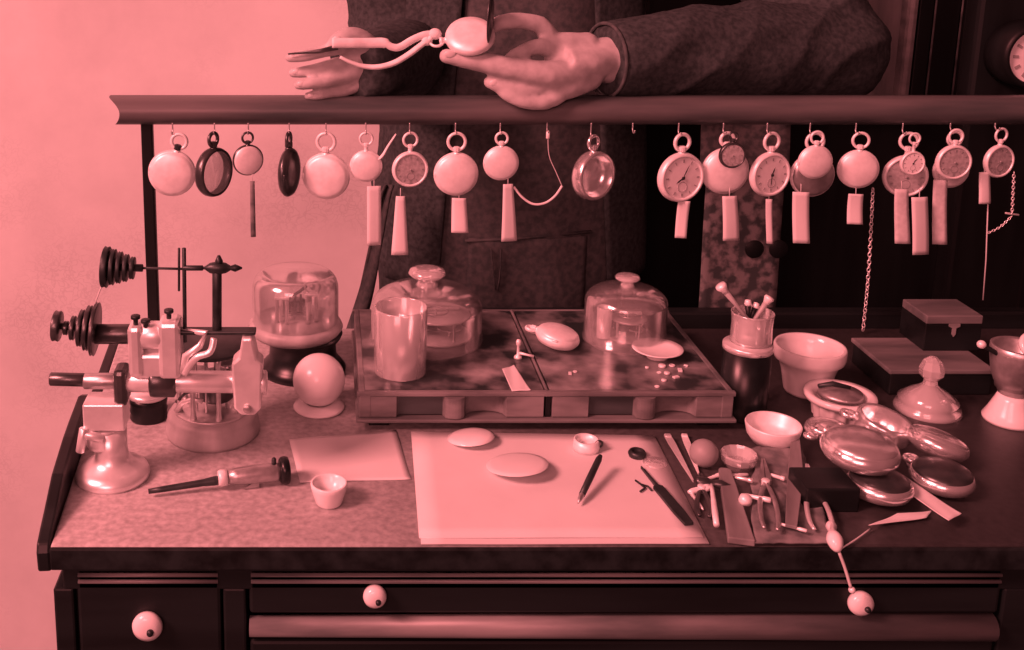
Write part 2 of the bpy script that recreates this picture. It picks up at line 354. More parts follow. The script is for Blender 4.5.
# ------------------------------------------------------------------ watches
def watch_parts(root, r, face, ring_gap, loop_r, case='silver', cap='silver', bow_tilt=0., open_ring=False, crown=None):
    """face looks along -y, crown stands along +z; loop top ends ring_gap above the middle"""
    F = RX(pi/2)                            # turns the lathe axis z to -y
    t = r*.35
    ms = M_[case]
    if open_ring == 'through':              # bare ring case with only its glass left in it
        MB().lathe([(r*.86, t*.55), (r*.95, t*.6), (r, t*.2), (r, -t*.3), (r*.95, -t*.6), (r*.86, -t*.55), (r*.88, 0), (r*.86, t*.55)], 40, F).obj('case', ms, root)
        MB().lathe([(r*.87, t*.3), (r*.5, t*.55), (0, t*.62), (0, t*.54), (r*.5, t*.47), (r*.87, t*.24)], 40, F).obj('crystal', M_['glass'], root)
    elif open_ring:                         # empty case: rim, band and the hollow shell of the back
        MB().lathe([(r*.84, t*.9), (r*.95, t), (r, t*.7), (r, -t*.2), (r*.93, -t*.6), (r*.6, -t*.95), (0, -t*1.05), (0, -t*.9), (r*.58, -t*.8), (r*.84, -t*.4), (r*.86, t*.5), (r*.84, t*.9)], 40, F).obj('case', ms, root)
    elif face == 'lid':
        MB().lathe([(0, -t*.95), (r*.55, -t*.85), (r*.88, -t*.5), (r*.985, -t*.16), (r, 0), (r*.985, t*.16), (r*.93, t*.42), (r*.90, t*.44)], 40, F).obj('case', ms, root)
        MB().lathe([(r*.915, t*.40), (r*.90, t*.52), (r*.78, t*.70), (r*.45, t*.9), (0, t*.97)], 40, F).obj('hinged_lid', M_[cap], root)
        MB().cyl(r*.05, -r*.12, r*.12, 10, T(-r*.93, -t*.3, 0)).obj('hinge', ms, root)
    else:
        MB().lathe([(0, -t*.95), (r*.55, -t*.85), (r*.88, -t*.5), (r*.985, -t*.16), (r, 0), (r*.985, t*.3), (r*.94, t*.62), (r*.87, t*.70), (r*.83, t*.60), (r*.82, t*.48)], 40, F).obj('case', ms, root)
        dl = MB().lathe([(r*.83, t*.47), (r*.5, t*.53), (0, t*.55)], 40, F).obj('dial', M_[face], root)
        mk = MB()
        for k in range(12):
            a = k*pi/6; q = r*.68
            mk.box((0, 0, 0), (r*(.035 if k % 3 else .06), r*.02, r*.12), M=T(q*sin(a), -t*.56, q*cos(a)) @ RY(a))
        mk.torus(r*.20, r*.012, T(0, -t*.56, -r*.36) @ RX(pi/2), 20, 6)
        mk.obj('hour_marks', M_['faint' if face == 'enamel' else 'grey_dial2'], dl)
        ha = random.uniform(0, 2*pi); mi = random.uniform(0, 2*pi)
        for a, l, w, nm in () if face != 'enamel' else ((ha, .36, .03, 'hour_hand'), (mi, .56, .02, 'minute_hand')):
            MB().prism([(-w*r*.5, -r*.1), (w*r*.5, -r*.1), (w*r, l*r*.6), (0, l*r), (-w*r, l*r*.6)], 0, r*.012, T(0, -t*.60, 0) @ RY(a) @ RX(pi/2)).obj(nm, M_['ink'], dl)
        MB().cyl(r*.06, 0, r*.07, 14, T(0, -t*.56, 0) @ F).obj('hand_boss', M_['ink' if face == 'enamel' else 'faint'], dl)
    nz = ring_gap-2*loop_r
    MB().lathe([(r*.17, r*.93), (r*.13, r*1.0), (r*.12, max(r*1.02, nz-r*.03)), (r*.16, max(r*1.03, nz))], 16).obj('pendant', ms, root)
    cr = MB(); zc = max(r*1.05, nz); vs = []
    N = 28; rc = r*.155; h = r*.20
    for z, q in ((zc-.2*h, .75), (zc, 1), (zc+h*.8, 1), (zc+h, .7)):
        for k in range(N): a = 2*pi*k/N; g = q*rc*(1-.10*(k % 2)); vs.append((g*cos(a), g*sin(a), z))
    fs = [[j*N+k, j*N+(k+1) % N, (j+1)*N+(k+1) % N, (j+1)*N+k] for j in range(3) for k in range(N)] + [list(range(N))[::-1], [3*N+k for k in range(N)]]
    cr.add(vs, fs, None, False).obj('crown', M_[crown] if crown else ms, root)
    MB().torus(loop_r*.86, max(r*.075, .0013), T(0, 0, ring_gap-loop_r) @ RZ(bow_tilt) @ RX(pi/2), 28, 8).obj('bow', ms, root)

def hung(name, label, px, py, rpx, top=131, turn=0., face='lid', y=0., cap='silver', case='silver', open_ring=False, hk=True, loop=None, lean=0., crown=None, grp='pocket watches hung under the rail'):
    p = aty(px, py, HY+y); s = mpp(p); r = rpx*s
    gap = (py-top)*s; lr = (loop or max(6.5, min(10.5, rpx*.44)))*s
    root = thing(name, label, 'pocket watch', p, (0, lean, turn), grp)
    watch_parts(root, r, face, gap, min(lr, (gap-r*1.02)/2.0 if gap > r*1.3 else lr), case, cap, 0, open_ring, crown)
    if hk: hook(px, top+1.2)
    return root
W = 'pocket_watch'
hung(W, 'large pale pocket watch hanging nearest the left post, its crown tipped dark', 172, 173, 24, face='lid', lean=R(14), crown='iron')
hung(W, 'empty dark-rimmed oval watch case turned sideways, second watch from the left post', 214, 172, 25, turn=R(57), open_ring='through', case='gunmetal')
hung(W, 'small pale watch with a dark narrow strip dangling below it', 248, 160, 16, turn=R(18), face='lid', cap='silver', case='gunmetal')
hung(W, 'dark hunter watch seen almost edge on before the pale wall', 289, 172, 25, turn=R(74), face='lid', cap='gunmetal', case='gunmetal')
hung(W, 'big white untagged watch hanging where the pale wall meets the dark coat', 326, 176, 24, turn=R(-8), face='lid')
hung(W, 'small white watch beside a curled pale strap, over a broad square tag', 366, 166, 16.5, face='lid')
hung(W, 'watch with a dark inset back in a pale rim, over a long flared paper tag', 410, 169, 18.5, turn=R(8), face='grey_dial')
hung(W, 'large white round-lidded watch over a short stubby paper tag', 456, 174, 22.5, face='lid', loop=10)
hung(W, 'small white watch linked by its tag to a drooping pale cord', 501, 163, 18, face='lid', loop=9)
hung(W, 'open hollow watch case turned sideways, hanging alone before the dark apron', 592, 175, 25, turn=R(33), open_ring=True, case='polished', top=134)
hung(W, 'white-dial watch turned to its right, hanging left of the floral print', 680, 177, 25.5, turn=R(16), face='enamel', top=132)
hung(W, 'large plain white watch hanging behind a small dark watch', 725, 171, 24, face='lid', y=.012, top=131)
hung(W, 'small dark watch overlapping the large white one before the floral print', 732, 155, 13.5, face='grey_dial', y=-.014, top=131, hk=False, case='gunmetal', loop=6)
hung(W, 'white-dial watch turned sideways with shaded edge, in front of the floral print', 769, 174, 23, turn=R(17), face='enamel', top=131)
hung(W, 'large shaded grey-backed watch behind a white-lidded one right of the floral print', 812, 175, 22.5, face='lid', cap='steel', y=.012, top=131)
hung(W, 'white-lidded watch covering the upper half of a larger grey one', 815, 162, 17.5, face='lid', y=-.012, top=130, hk=False, loop=9)
hung(W, 'thick white watch with shaded lower rim, hanging left of the long chain', 858, 169, 20, turn=R(-10), face='lid', top=131)
hung(W, 'speckled dial watch hanging behind a tiny white one, two paper tags below', 905, 176, 21.5, face='grey_dial', y=.012, top=131, turn=R(-12))
hung(W, 'tiny white-dial watch hung over a larger speckled one', 912, 163, 12.5, face='enamel', y=-.012, top=132, hk=False, loop=6)
hung(W, 'pale watch peeping out beneath a ring-rimmed one', 951, 170, 18.5, face='lid', y=.012, top=130, hk=False)
hung(W, 'ring-rimmed watch with grey centre overlapping a pale one, long tag at its left', 953, 162, 18, face='grey_dial', y=-.012, top=128)
hung(W, 'last watch at the right end of the rail, half grey and half pale', 998, 161, 17, turn=R(12), face='grey_dial', top=127)
for px in (548, 634): hook(px, 131)

def paper_tag(label, x0, x1, y0, y1, y=-.004, x0b=None, x1b=None, sx=None, sy=None, m='paper', bend=.0016, group='paper repair tags hung from the watches'):
    x0b = x0 if x0b is None else x0b; x1b = x1 if x1b is None else x1b
    o = aty((x0+x1)/2, y0, HY+y)
    pts = [aty(x0, y0, HY+y)-o, aty(x1, y0, HY+y)-o, aty(x0b, y1, HY+y)-o, aty(x1b, y1, HY+y)-o]
    ph = random.uniform(0, 3)
    def fn(u, v):
        q = pts[0].lerp(pts[1], u).lerp(pts[2].lerp(pts[3], u), v)
        q.y += bend*sin(v*3+ph)-bend*sin(ph)+.0012*cos(u*3+ph); return q
    root = thing('repair_tag', label, 'tag', o, (0, 0, 0), group)
    MB().grid(fn, 4, 12).obj('paper_slip', M_[m], root, mods=[('SOLIDIFY', dict(thickness=.0005, offset=0))])
    top = aty(sx or (x0+x1)/2, sy or y0-8, HY+y+.002)-o
    MB().tube([(0, 0, -.003), (top.x*.4, .001, top.z*.5), top], .0005, 6).obj('string', M_['string'], root)
    return root
paper_tag('dark narrow tag hanging from the small watch over the pale wall', 250, 254.5, 181, 236, x0b=251, x1b=256, m='hide')
paper_tag('broad square-ended tag hanging over the coat edge, leftmost wide paper tag', 367, 381, 186, 245)
paper_tag('flared long tag under the watch with the dark inset back', 396, 405, 196, 254, x0b=391, x1b=408)
paper_tag('short stubby tag under the large round white watch', 452, 466, 198, 232, x0b=451, x1b=468)
paper_tag('long tag that the drooping pale cord is tied to', 503, 513, 184, 241, x0b=501, x1b=517)
paper_tag('short slanting tag under the turned white dial left of the print', 678.5, 690, 201, 238, x0b=675, x1b=686)
paper_tag('square white tag hanging in front of the floral print, left of the thin one', 722, 737, 196, 240, x0b=722, x1b=739)
paper_tag('very thin grey tag seen edge on before the floral print', 766, 772, 199, 243, m='string')
paper_tag('wide white tag hanging just right of the floral print', 793, 809, 192, 243)
paper_tag('shortest of the wide tags, left of the hanging chain', 849, 863, 194, 224, x0b=847, x1b=862)
paper_tag('greyer left-hand tag of the pair under the speckled watch', 895, 908, 189, 243, y=-.002, x0b=894, x1b=909, m='linen')
paper_tag('whiter lower tag of the pair under the speckled watch', 911, 928, 197, 254, y=-.008)
paper_tag('long grey-cornered tag left of the ring-rimmed watch', 934, 947, 180, 244, y=-.001, x0b=932, x1b=946, m='linen')
paper_tag('small pale tag under the last watch at the right', 979, 990, 172, 203, x0b=977, x1b=989)

# drooping cord between the tag and the empty hook
a = lambda px, py, y=0: aty(px, py, HY+y)
c = thing('watch_lanyard', 'pale cord drooping from a tag up to an empty hook before the apron', 'cord', a(548, 135), group=None)
o_ = a(548, 135)
MB().tube([p-o_ for p in spline([a(514, 187), a(522, 197), a(533, 204), a(545, 203), a(555, 196), a(562, 186)], 5)], .0014, 8).obj('cord', M_['leather'], c)
MB().tube([p-o_ for p in spline([a(562, 186), a(556, 172), a(549, 155), a(548, 133)], 4)], .0005, 6).obj('thread', M_['string'], c)
MB().cyl(.0022, -.004, .004, 10, T(0, 0, 0)).obj('ferrule', M_['silver'], c)
c = MB().tube([p-a(384, 150) for p in spline([a(373, 163), a(382, 156), a(388, 146), a(396, 134)], 5)], [.002+.0035*sin(min(1, i/7)*pi*.5+.2)*(1-i/17) for i in range(16)], 10, flat=.35).obj('watch_strap', M_['leather'], None, a(384, 150))
tag(c, 'curled pale leather strap hanging between two small watches', 'strap')

def chain(name, label, pts, n, r, m, cat='chain', bar=None):
    P = spline(pts, 24); o = P[0].copy()
    L = [0]
    for i in range(1, len(P)): L.append(L[-1]+(P[i]-P[i-1]).length)
    def at(s):
        for i in range(1, len(P)):
            if L[i] >= s: return P[i-1].lerp(P[i], (s-L[i-1])/max(1e-9, L[i]-L[i-1]))
        return P[-1]
    st = L[-1]/n; mb = MB()
    for k in range(n):
        p = at(st*(k+.5)); q = at(min(L[-1], st*(k+.5)+.001)); d = (q-at(st*(k+.5)-.001)); d.normalize()
        F = Mx.Translation(p-o) @ d.to_track_quat('X', 'Z').to_matrix().to_4x4() @ RX(pi/2*(k % 2)+.4) @ Mx.Diagonal((1.45, 1, 1, 1))
        mb.torus(st*.40, r, F, 10, 5)
    root = thing(name, label, cat, o)
    mb.obj('links', m, root)
    if bar: MB().cyl(.0012, -.008, .008, 10, T(*(P[-1]-o)) @ RY(pi/2+.15)).obj('toggle_bar', m, root)
    return root
chain('watch_chain', 'long thin link chain hanging straight down beside the thick white watch', [a(873, 188, .01), a(871, 230, .012), a(868, 280, .013), a(863, 331, .014)], 38, .00062, M_['nickel'])
chain('watch_chain', 'short chain with a crossbar hanging at the far right edge', [a(1014, 172), a(1013, 195), a(1012, 214)], 15, .0006, M_['nickel'], bar=True)
chain('watch_chain', 'slack fine chain slung between the crossbar and the thin string', [a(1012, 216), a(1000, 227), a(988, 233)], 12, .0005, M_['nickel'])
tag(MB().tube([(0, 0, 0), a(986, 260)-a(988, 204), a(983, 300)-a(988, 204)], .0007, 6).obj('hanging_string', M_['string'], None, a(988, 204)), 'thin string hanging below the small tag of the last watch', 'string')

# ------------------------------------------------------------------ tray with two drawers and a glass-smeared lid
TL, LIFT = .0335, .0065
TZ = TL+LIFT
f0 = atz(359, 424, LIFT); f1 = atz(732, 424, LIFT)
tx0, tx1, ty0 = f0.x, f1.x, f0.y
ty1 = atz(500, 309, TZ).y
tray = thing('display_tray', 'low two-drawer wooden tray with smeared glassy lid under the glass domes', 'tray', ((tx0+tx1)/2, (ty0+ty1)/2, BT+LIFT))
tw, td = tx1-tx0, ty1-ty0
def tp(mb, n, m, **k): return mb.obj(n, m, tray, **k)
tp(MB().box((0, -.001, .0045), (tw+.006, td+.006, .004), .0012), 'base_ledge', M_['boxwood'])
for sx in (-1, 1):
    for sy in (-1, 1): tp(MB().box((sx*(tw/2-.02), sy*(td/2-.02), -.0015), (.02, .02, .0098)), 'foot', M_['casewood'])
tp(MB().box((-tw/2+.006, 0, .0185), (.012, td, .024), .0015).box((tw/2-.006, 0, .0185), (.012, td, .024), .0015).box((0, td/2-.004, .0185), (tw, .008, .024)), 'carcass', M_['traywood'])
tp(MB().box((.002, 0, .0185), (.005, td-.004, .024)), 'divider', M_['casewood'])
# lid: two sheets in a thin frame
e = .006
fr = MB().box((0, -td/2+e/2, TL-.0025), (tw+.004, e, .005), .0012).box((0, td/2-e/2, TL-.0025), (tw+.004, e, .005), .0012)
for sx in (-1, 1): tp(MB().box((sx*(tw/2-e/2), 0, TL-.0022), (e, td-.002, .0054), .0012), 'side_strip', M_['boxwood'])
tp(fr, 'lid_frame', M_['traywood'])
dvx = .001
tp(MB().box(((-tw/2+dvx)/2, 0, TL-.0022), (tw/2+dvx-e, td-2*e, .004)), 'lid_sheet', M_['lid'])
tp(MB().box(((tw/2+dvx)/2, 0, TL-.0022), (tw/2-dvx-e, td-2*e, .004)), 'lid_sheet', M_['lid'])
tp(MB().box((dvx, 0, TL-.0015), (.003, td-e, .0042), .001), 'lid_strip', M_['boxwood'])
# drawer fronts: flat ends, a round upright bead and a scooped finger hollow
def tray_front(xa, xb):
    w = xb-xa; n = 60; pts = []
    for i in range(n+1):
        u = i/n; y = 0
        if .46 < u < .57: y = -.0055*sqrt(max(0, 1-((u-.515)/.055)**2))
        elif .57 <= u < .80: q = (u-.57)/.23; y = .0135*sqrt(max(0, 1-(2*q-1)**2))
        elif .20 < u <= .46: y = .0065
        pts.append((xa+u*w, y))
    pts += [(xb, .019), (xa, .019)]
    return MB().prism(pts, .0075, .0285, T(0, -td/2+.0005, 0))
for xa_, xb_ in ((-tw/2+.0005, -.0025), (.0060, tw/2-.0005)):
    d = tp(tray_front(xa_, xb_), 'drawer', M_['traywood']); w_ = xb_-xa_
    MB().box((xa_+w_*.33, -td/2+.0060, .018), (w_*.25, .0022, .0195)).obj('dark_panel', M_['dimwood'], d)

# ------------------------------------------------------------------ glass domes
def cloche(name, label, px, py, rpx, ph, h, shoulder, knob_r, grp):
    p = atz(px, py, TZ); s = mpp(p); r = rpx*s
    root = thing(name, label, 'glass dome', p, group=grp)
    out = [(r*1.03, 0), (r*1.03, .0025), (r, .005), (r, shoulder)]
    for k in range(1, 9): q = k/8*pi/2; out.append((r*.16+(r*.84)*cos(q), shoulder+(h-shoulder)*sin(q)))
    inn = [(max(.001, a-.0022), b-.0018 if b > .004 else b) for a, b in out][::-1]
    MB().lathe(out+[(0, h)], 56).lathe([(0, h-.002)]+inn+[out[0]], 56).obj('dome', M_['glass'], root)
    k = knob_r
    MB().lathe([(0, h-.0012), (k*.62, h-.001), (k*.45, h+k*.2), (k*.42, h+k*.32), (k*.8, h+k*.44), (k, h+k*.62), (k*.92, h+k*.80), (k*.55, h+k*.92), (0, h+k*.96)], 28).obj('knob', M_['thick'], root, label='thick clear glass knob')
    return root, p, r
G = 'knobbed glass domes on the tray'
big, bp_, br = cloche('glass_dome', 'wide low glass dome with a flat round knob, left of the two on the tray', 426, 337, 55, 0, .061, .036, .0205, G)
sm, sp_, sr = cloche('glass_dome', 'narrower glass dome with a stepped knob, right of the two on the tray', 624, 339, 40, 0, .062, .044, .0135, G)

def movement(name, label, p, r, h, cat='clock movement', posts=4, flip=0., group=None, disc='brass', top_frac=.8):
    root = thing(name, label, cat, p, (0, 0, flip), group)
    MB().cyl(r, .0, .0022, 36).obj('bottom_plate', M_[disc], root)
    MB().cyl(r*top_frac, h-.0022, h, 36).obj('top_plate', M_[disc], root)
    for k in range(posts):
        a = 2*pi*k/posts+.5; q = r*top_frac*.86
        MB().lathe([(.0, .002), (.0018, .002), (.0013, .005), (.0012, h*.5), (.0018, h-.003), (.0018, h-.001), (.0, h-.001)], 12, T(q*cos(a), q*sin(a), 0)).obj('pillar', M_['brass'], root)
    MB().cyl(r*.42, h*.35, h*.62, 24, T(-r*.22, r*.1, 0)).obj('spring_barrel', M_['gunmetal'], root)
    g = MB(); N = 30; rg = r*.40
    g.prism([((rg*(1 if k % 2 else .9))*cos(pi*k/N), (rg*(1 if k % 2 else .9))*sin(pi*k/N)) for k in range(2*N)], 0, .0012, T(r*.30, -r*.22, h*.45))
    g.cyl(.0008, .001, h-.001, 8, T(r*.30, -r*.22, 0)); g.obj('gear_wheel', M_['brass'], root)
    b = MB().torus(r*.36, .0008, T(-r*.1, -r*.15, h+.004), 28, 6)
    b.box((-r*.1, -r*.15, h+.004), (r*.7, .001, .001)); b.cyl(.0009, h-.001, h+.006, 8, T(-r*.1, -r*.15, 0)); b.obj('balance_wheel', M_['steel'], root)
    MB().box((r*.25, r*.3, h+.0022), (r*.8, r*.22, .0032), .0008).obj('bridge', M_['nickel'], root)
    return root
movement('clock_movement', 'brass clock movement under the wide low dome', bp_+V((.014, .004, .0007)), .036, .026, disc='nickel', top_frac=.95)
movement('clock_movement', 'small brass movement under the narrower dome', sp_+V((.006, .006, .0007)), .024, .022)

def tumbler(name, label, p, r, h, taper, m, cat, wall=.0018, rim=None):
    root = thing(name, label, cat, p)
    MB().lathe([(0, 0), (r*taper, 0), (r*taper, .001), (r, h-.001), (r-wall*.5, h), (r-wall, h-.001), (r*taper-wall, .004), (0, .0035)], 40).obj('glass_body', m, root)
    return root
p = atz(400, 371, TZ); tb = tumbler('glass_cover', 'straight clouded glass tumbler standing in front of the wide dome', p, 26.5*mpp(p), .070, .97, M_['frost'], 'tumbler')
MB().cyl(.009, .0038, .0075, 20).cyl(.0035, .0075, .016, 12).obj('small_part', M_['gunmetal'], thing('watch_part', 'small dark watch part seen through the clouded tumbler', 'watch part', p+V((.008, 0, .0004))), (0, 0, 0))
p = sp_+V((-.0215, .0045, .0007))
tumbler('oil_cup', 'small pale upright cup inside the narrower dome', p, .0085, .035, .9, M_['milk'], 'cup')

# things lying on the tray
def lie(name, label, px, py, rpx, h=0., yaw=0., tilt=0., face='lid', cat='pocket watch', lift=0., flip=False, case='silver', cap='silver', open_ring=False, grp=None, lx=0.):
    p = atz(px, py, h); s = mpp(p); r = rpx*s
    root = thing(name, label, cat, p+V((0, 0, r*.47+lift)), (-pi/2+tilt, lx, yaw), grp)
    root.rotation_mode = 'XYZ'
    # stand the watch face up, then tip it: rotation about x first, then y, then z
    watch_parts(root, r, face, r*1.48, r*.24, case, cap, 0, open_ring)
    root.scale = (1, 1.35, 1)
    return root
lie(W, 'oval-looking pale watch lying on the tray with its stem towards the left', 557, 349, 22, TZ, yaw=R(70), tilt=R(10), face='lid', lift=.003)
def watch_glass(name, label, px, py, rpx, h, dome=.12, tilt=(0, 0), m='milk', lift=0., grp=None, cat='watch glass'):
    p = atz(px, py, h); r = rpx*mpp(p)
    pr = [(r, 0), (r*.985, r*dome*.25), (r*.8, r*dome*.62), (r*.45, r*dome*.92), (0, r*dome)]
    pr2 = [(0, r*dome-.0012), (r*.45, r*dome*.92-.0012), (r*.8, r*dome*.62-.0012), (r*.96, 0), (r, 0)]
    o = MB().lathe(pr+pr2, 48).obj(name, M_[m], None, p+V((0, 0, lift)), (tilt[0], tilt[1], 0)); tag(o, label, cat, grp); return o
def dish(name, label, px, py, rpx, h, ht, m='porcelain', cat='dish', taper=.6, z=0, tilt=(0, 0)):
    p = atz(px, py, h); r = rpx*mpp(p)
    o = MB().lathe([(0, 0), (r*taper, 0), (r*(taper+1)/2+r*.06, ht*.4), (r, ht*.92), (r*.97, ht), (r*.93, ht*.95), (r*(taper+1)/2-r*.02, ht*.45), (r*taper*.85, .0025), (0, .002)], 44).obj(name, M_[m], None, p+V((0, 0, z)), (tilt[0], tilt[1], 0))
    return tag(o, label, cat)
# shallow white dish on three little feet with loose parts beside it
p = atz(657, 357, TZ); r = 25*mpp(p)
dd = thing('white_dish', 'shallow white dish on a short foot at the tray\'s right', 'dish', p)
MB().lathe([(0, .006), (r*.3, .0062), (r*.8, .0075), (r, .010), (r*.985, .011), (r*.78, .0088), (r*.3, .0075), (0, .0073)], 48).obj('bowl', M_['porcelain'], dd)
MB().lathe([(0, 0), (r*.42, 0), (r*.40, .002), (r*.22, .0063), (0, .0063)], 24).obj('foot', M_['porcelain'], dd)
for i, (x, y, sz) in enumerate(((662, 367, 3.6), (672, 366, 3), (680, 371, 3.4), (667, 374, 3), (659, 373, 2.4), (676, 378, 3.2), (664, 381, 2.6), (657, 387, 2.5), (686, 366, 2), (647, 368, 2), (575, 372, 2.2), (570, 374, 2.6))):
    p = atz(x, y, TZ); s = sz*mpp(p)
    if i % 3 == 0: mb = MB().cyl(s, 0, s*.7, 14)
    elif i % 3 == 1: mb = MB().torus(s*.8, s*.25, T(0, 0, s*.24), 16, 6).box((0, 0, s*.24), (s*1.6, s*.3, s*.3))
    else: mb = MB().box((0, 0, s*.3), (s*2, s*1.2, s*.6), s*.1)
    tag(mb.obj('loose_watch_part', M_['silver'], None, p, (0, 0, i*.7)), 'tiny bright watch part scattered on the tray lid in front of the domes', 'watch part', 'loose parts scattered on the tray')
# paper slip and a little fob at the tray's front
def flat_paper(name, label, quad, h, m='paper', th=.0004, curl=.0, cat='paper', grp=None, lift=0., parent_label=None):
    P = [atz(x, y, h) for x, y in quad]; o = sum(P, V())/4
    q = [p-o for p in P]
    def fn(u, v):
        r = q[0].lerp(q[1], u).lerp(q[3].lerp(q[2], u), v); r.z += lift+curl*((2*u-1)**2*.5+(2*v-1)**4*.5)+.0003*sin(u*7+v*5); return r
    ob = MB().grid(fn, 16, 16).obj(name, M_[m], None, o+V((0, 0, th)), mods=[('SOLIDIFY', dict(thickness=th, offset=0))])
    return tag(ob, label, cat, grp)
flat_paper('paper_slip', 'small white paper slip at the tray\'s front left of its dividing strip', [(502, 370), (514, 366), (531, 391), (512, 392)], TZ, curl=.0008)
p = atz(518, 358, TZ); k = thing('watch_key', 'little pale winding key standing on the tray by the oval watch', 'key', p, (0, 0, R(-15)))
MB().lathe([(0, 0), (.0045, 0), (.004, .002), (.0016, .004), (.0014, .013), (.0024, .015), (.0028, .018), (.0018, .0205), (0, .021)], 16).obj('stem', M_['silver'], k)
MB().tube([(0, 0, .006), (.010, 0, .0045), (.016, .001, .003)], [.0016, .0012, .0018], 8).obj('arm', M_['silver'], k)

# ------------------------------------------------------------------ papers
pad = thing('blotting_pad', 'large square white paper pad on the bench before the tray', 'paper pad', atz(556, 490))
o = atz(556, 490)
for i, (qd, z, m) in enumerate(([[(413, 436), (656, 440), (709, 545), (421, 545)], .0009, 'pad'], [[(411, 434), (654, 438), (703, 540), (419, 540)], .0022, 'paper'])):
    P = [atz(x, y)-o for x, y in qd]
    def fn(u, v): r = P[0].lerp(P[1], u).lerp(P[3].lerp(P[2], u), v); r.z += .0003*sin(u*6+i)*sin(v*5); return r
    MB().grid(fn, 12, 12).obj('sheet', M_[m], pad, (0, 0, z), mods=[('SOLIDIFY', dict(thickness=.0012, offset=0))])
PZ = .0030
flat_paper('paper_sheet', 'loose white sheet lying left of the big pad', [(289, 440), (396, 431), (411, 480), (300, 483)], 0, curl=.0004, th=.0005, cat='paper')
watch_glass('watch_glass', 'domed white watch glass at the back edge of the pad', 471, 441, 23.5, PZ, .22, tilt=(R(-7), R(-6)), lift=.0036, grp='watch glasses on the pad')
watch_glass('watch_glass', 'larger tilted white watch glass with dark curved shadow, middle of the pad', 517, 471, 31, PZ, .10, tilt=(R(-8), R(-5)), lift=.0062, m='paper', grp='watch glasses on the pad')
p = atz(586, 449, PZ); rg = 13*mpp(p)
g = thing('loupe_ring', 'narrow white ring with dark inside, standing on the pad\'s far edge', 'ring', p)
MB().lathe([(rg*.78, 0), (rg, 0), (rg*1.02, .004), (rg*.95, .0105), (rg*.8, .0105), (rg*.75, .004), (rg*.78, 0)], 36).obj('band', M_['silver'], g)
MB().torus(rg*.26, .0011, T(rg*.9, -rg*.3, .007) @ RX(pi/2), 16, 6).obj('loop', M_['iron'], g)
p = atz(637, 456, PZ); g = MB().lathe([(0, .0), (.0075, 0), (.0085, .003), (.007, .0055), (.0055, .006), (.005, .0035), (0, .003)], 28).obj('dark_cap', M_['iron'], None, p); tag(g, 'small dark round thimble-like cup near the pad\'s far right corner', 'cup')  # the small dark round cap on the pad
watch_glass('small_watch_glass', 'small clear glass near the pad\'s right edge beside the dark cap', 655, 463, 12, PZ, .3, m='frost')
p = atz(641, 488, PZ)
g = MB().tube([(-.002, .011, .0012), (.001, .004, .0012), (.003, -.002, .0012), (-.003, -.008, .0012)], .0009, 8).tube([(.001, .004, .0012), (.006, .001, .0012), (.0075, -.006, .0012)], .0009, 8).obj('bent_wire', M_['iron'], None, p); tag(g, 'tiny forked dark wire beside the long dark file on the pad', 'wire')

# ------------------------------------------------------------------ hand tools
def lay(px0, py0, px1, py1, h=0.):          # base point, length and heading of a tool lying between two photo points
    a = atz(px0, py0, h); b = atz(px1, py1, h); d = b-a; return a, d.length, atan2(d.y, d.x)
def tool(name, label, pts, cat, h=0., grp=None, lift=0., pitch=0.):
    a, l, ang = lay(*pts, h); return thing(name, label, cat, a+V((0, 0, lift)), (0, pitch, ang), grp), l
XA = RY(pi/2)
def spin(prof, x0=0, z=0, M=None): return MB().lathe(prof, 24, T(x0, 0, z) @ XA)
# pen-like graver on the pad, one end raised
g, l = tool('graver', 'short dark graver lying aslant in the middle of the pad', (578, 507, 600, 472), 'graver', PZ, lift=.0018, pitch=R(-11))
spin([(0, 0), (.0006, 0), (.0020, .006), (.0024, .012)], z=.0022).obj('point', M_['steel'], g)
spin([(0, .011), (.0027, .011), (.0031, l*.5), (.0029, l*.92), (.0018, l), (0, l)], z=.0022).obj('shaft', M_['iron'], g)
# long knife-like file on the pad
g, l = tool('flat_file', 'long dark tapering file near the pad\'s right edge', (641, 469, 689, 526), 'file', PZ)
MB().prism([(0, -.0006), (l*.35, -.0016), (l*.37, -.0045), (l*.8, -.0050), (l, -.0040), (l, .0040), (l*.8, .0050), (l*.37, .0045), (l*.35, .0016), (0, .0006)], .0004, .0032, bev=.0004).obj('blade', M_['iron'], g)
# big hand tool at the left
g, l = tool('pin_vice', 'long hand tool with bright handle, dark blade and round end knob at left', (149, 498, 290, 482), 'hand tool', 0)
zc = .0115
spin([(0, 0), (.0022, 0), (.0026, l*.1), (.0031, l*.38), (.0040, l*.46), (.0040, l*.50), (0, l*.50)], z=zc*.55).obj('blade', M_['iron'], g, rot=(0, R(-3.0), 0))
spin([(0, l*.485), (.0062, l*.485), (.0072, l*.50), (.0072, l*.545), (.0060, l*.55), (0, l*.55)], z=zc).obj('ferrule', M_['silver'], g)
spin([(0, l*.545), (.0055, l*.545), (.0074, l*.62), (.0082, l*.75), (.0082, l*.90), (.0066, l*.93), (0, l*.93)], z=zc).obj('handle', M_['steel'], g)
spin([(0, l*.925), (.0098, l*.925), (.0118, l*.94), (.0122, l*.965), (.0112, l*.99), (.006, l*1.0), (0, l)], z=.0122).obj('end_knob', M_['black'], g)
MB().lathe([(0, 0), (.0022, 0), (.0022, .005), (.0012, .0065), (0, .0065)], 14, T(l*.885, 0, zc+.0075)).obj('thumb_screw', M_['iron'], g)
MB().prism([(0, 0), (.014, 0), (.014, .008)], -.001, .001, T(l*.66, -.004, .001) @ RX(pi/2)).obj('guard', M_['steel'], g)
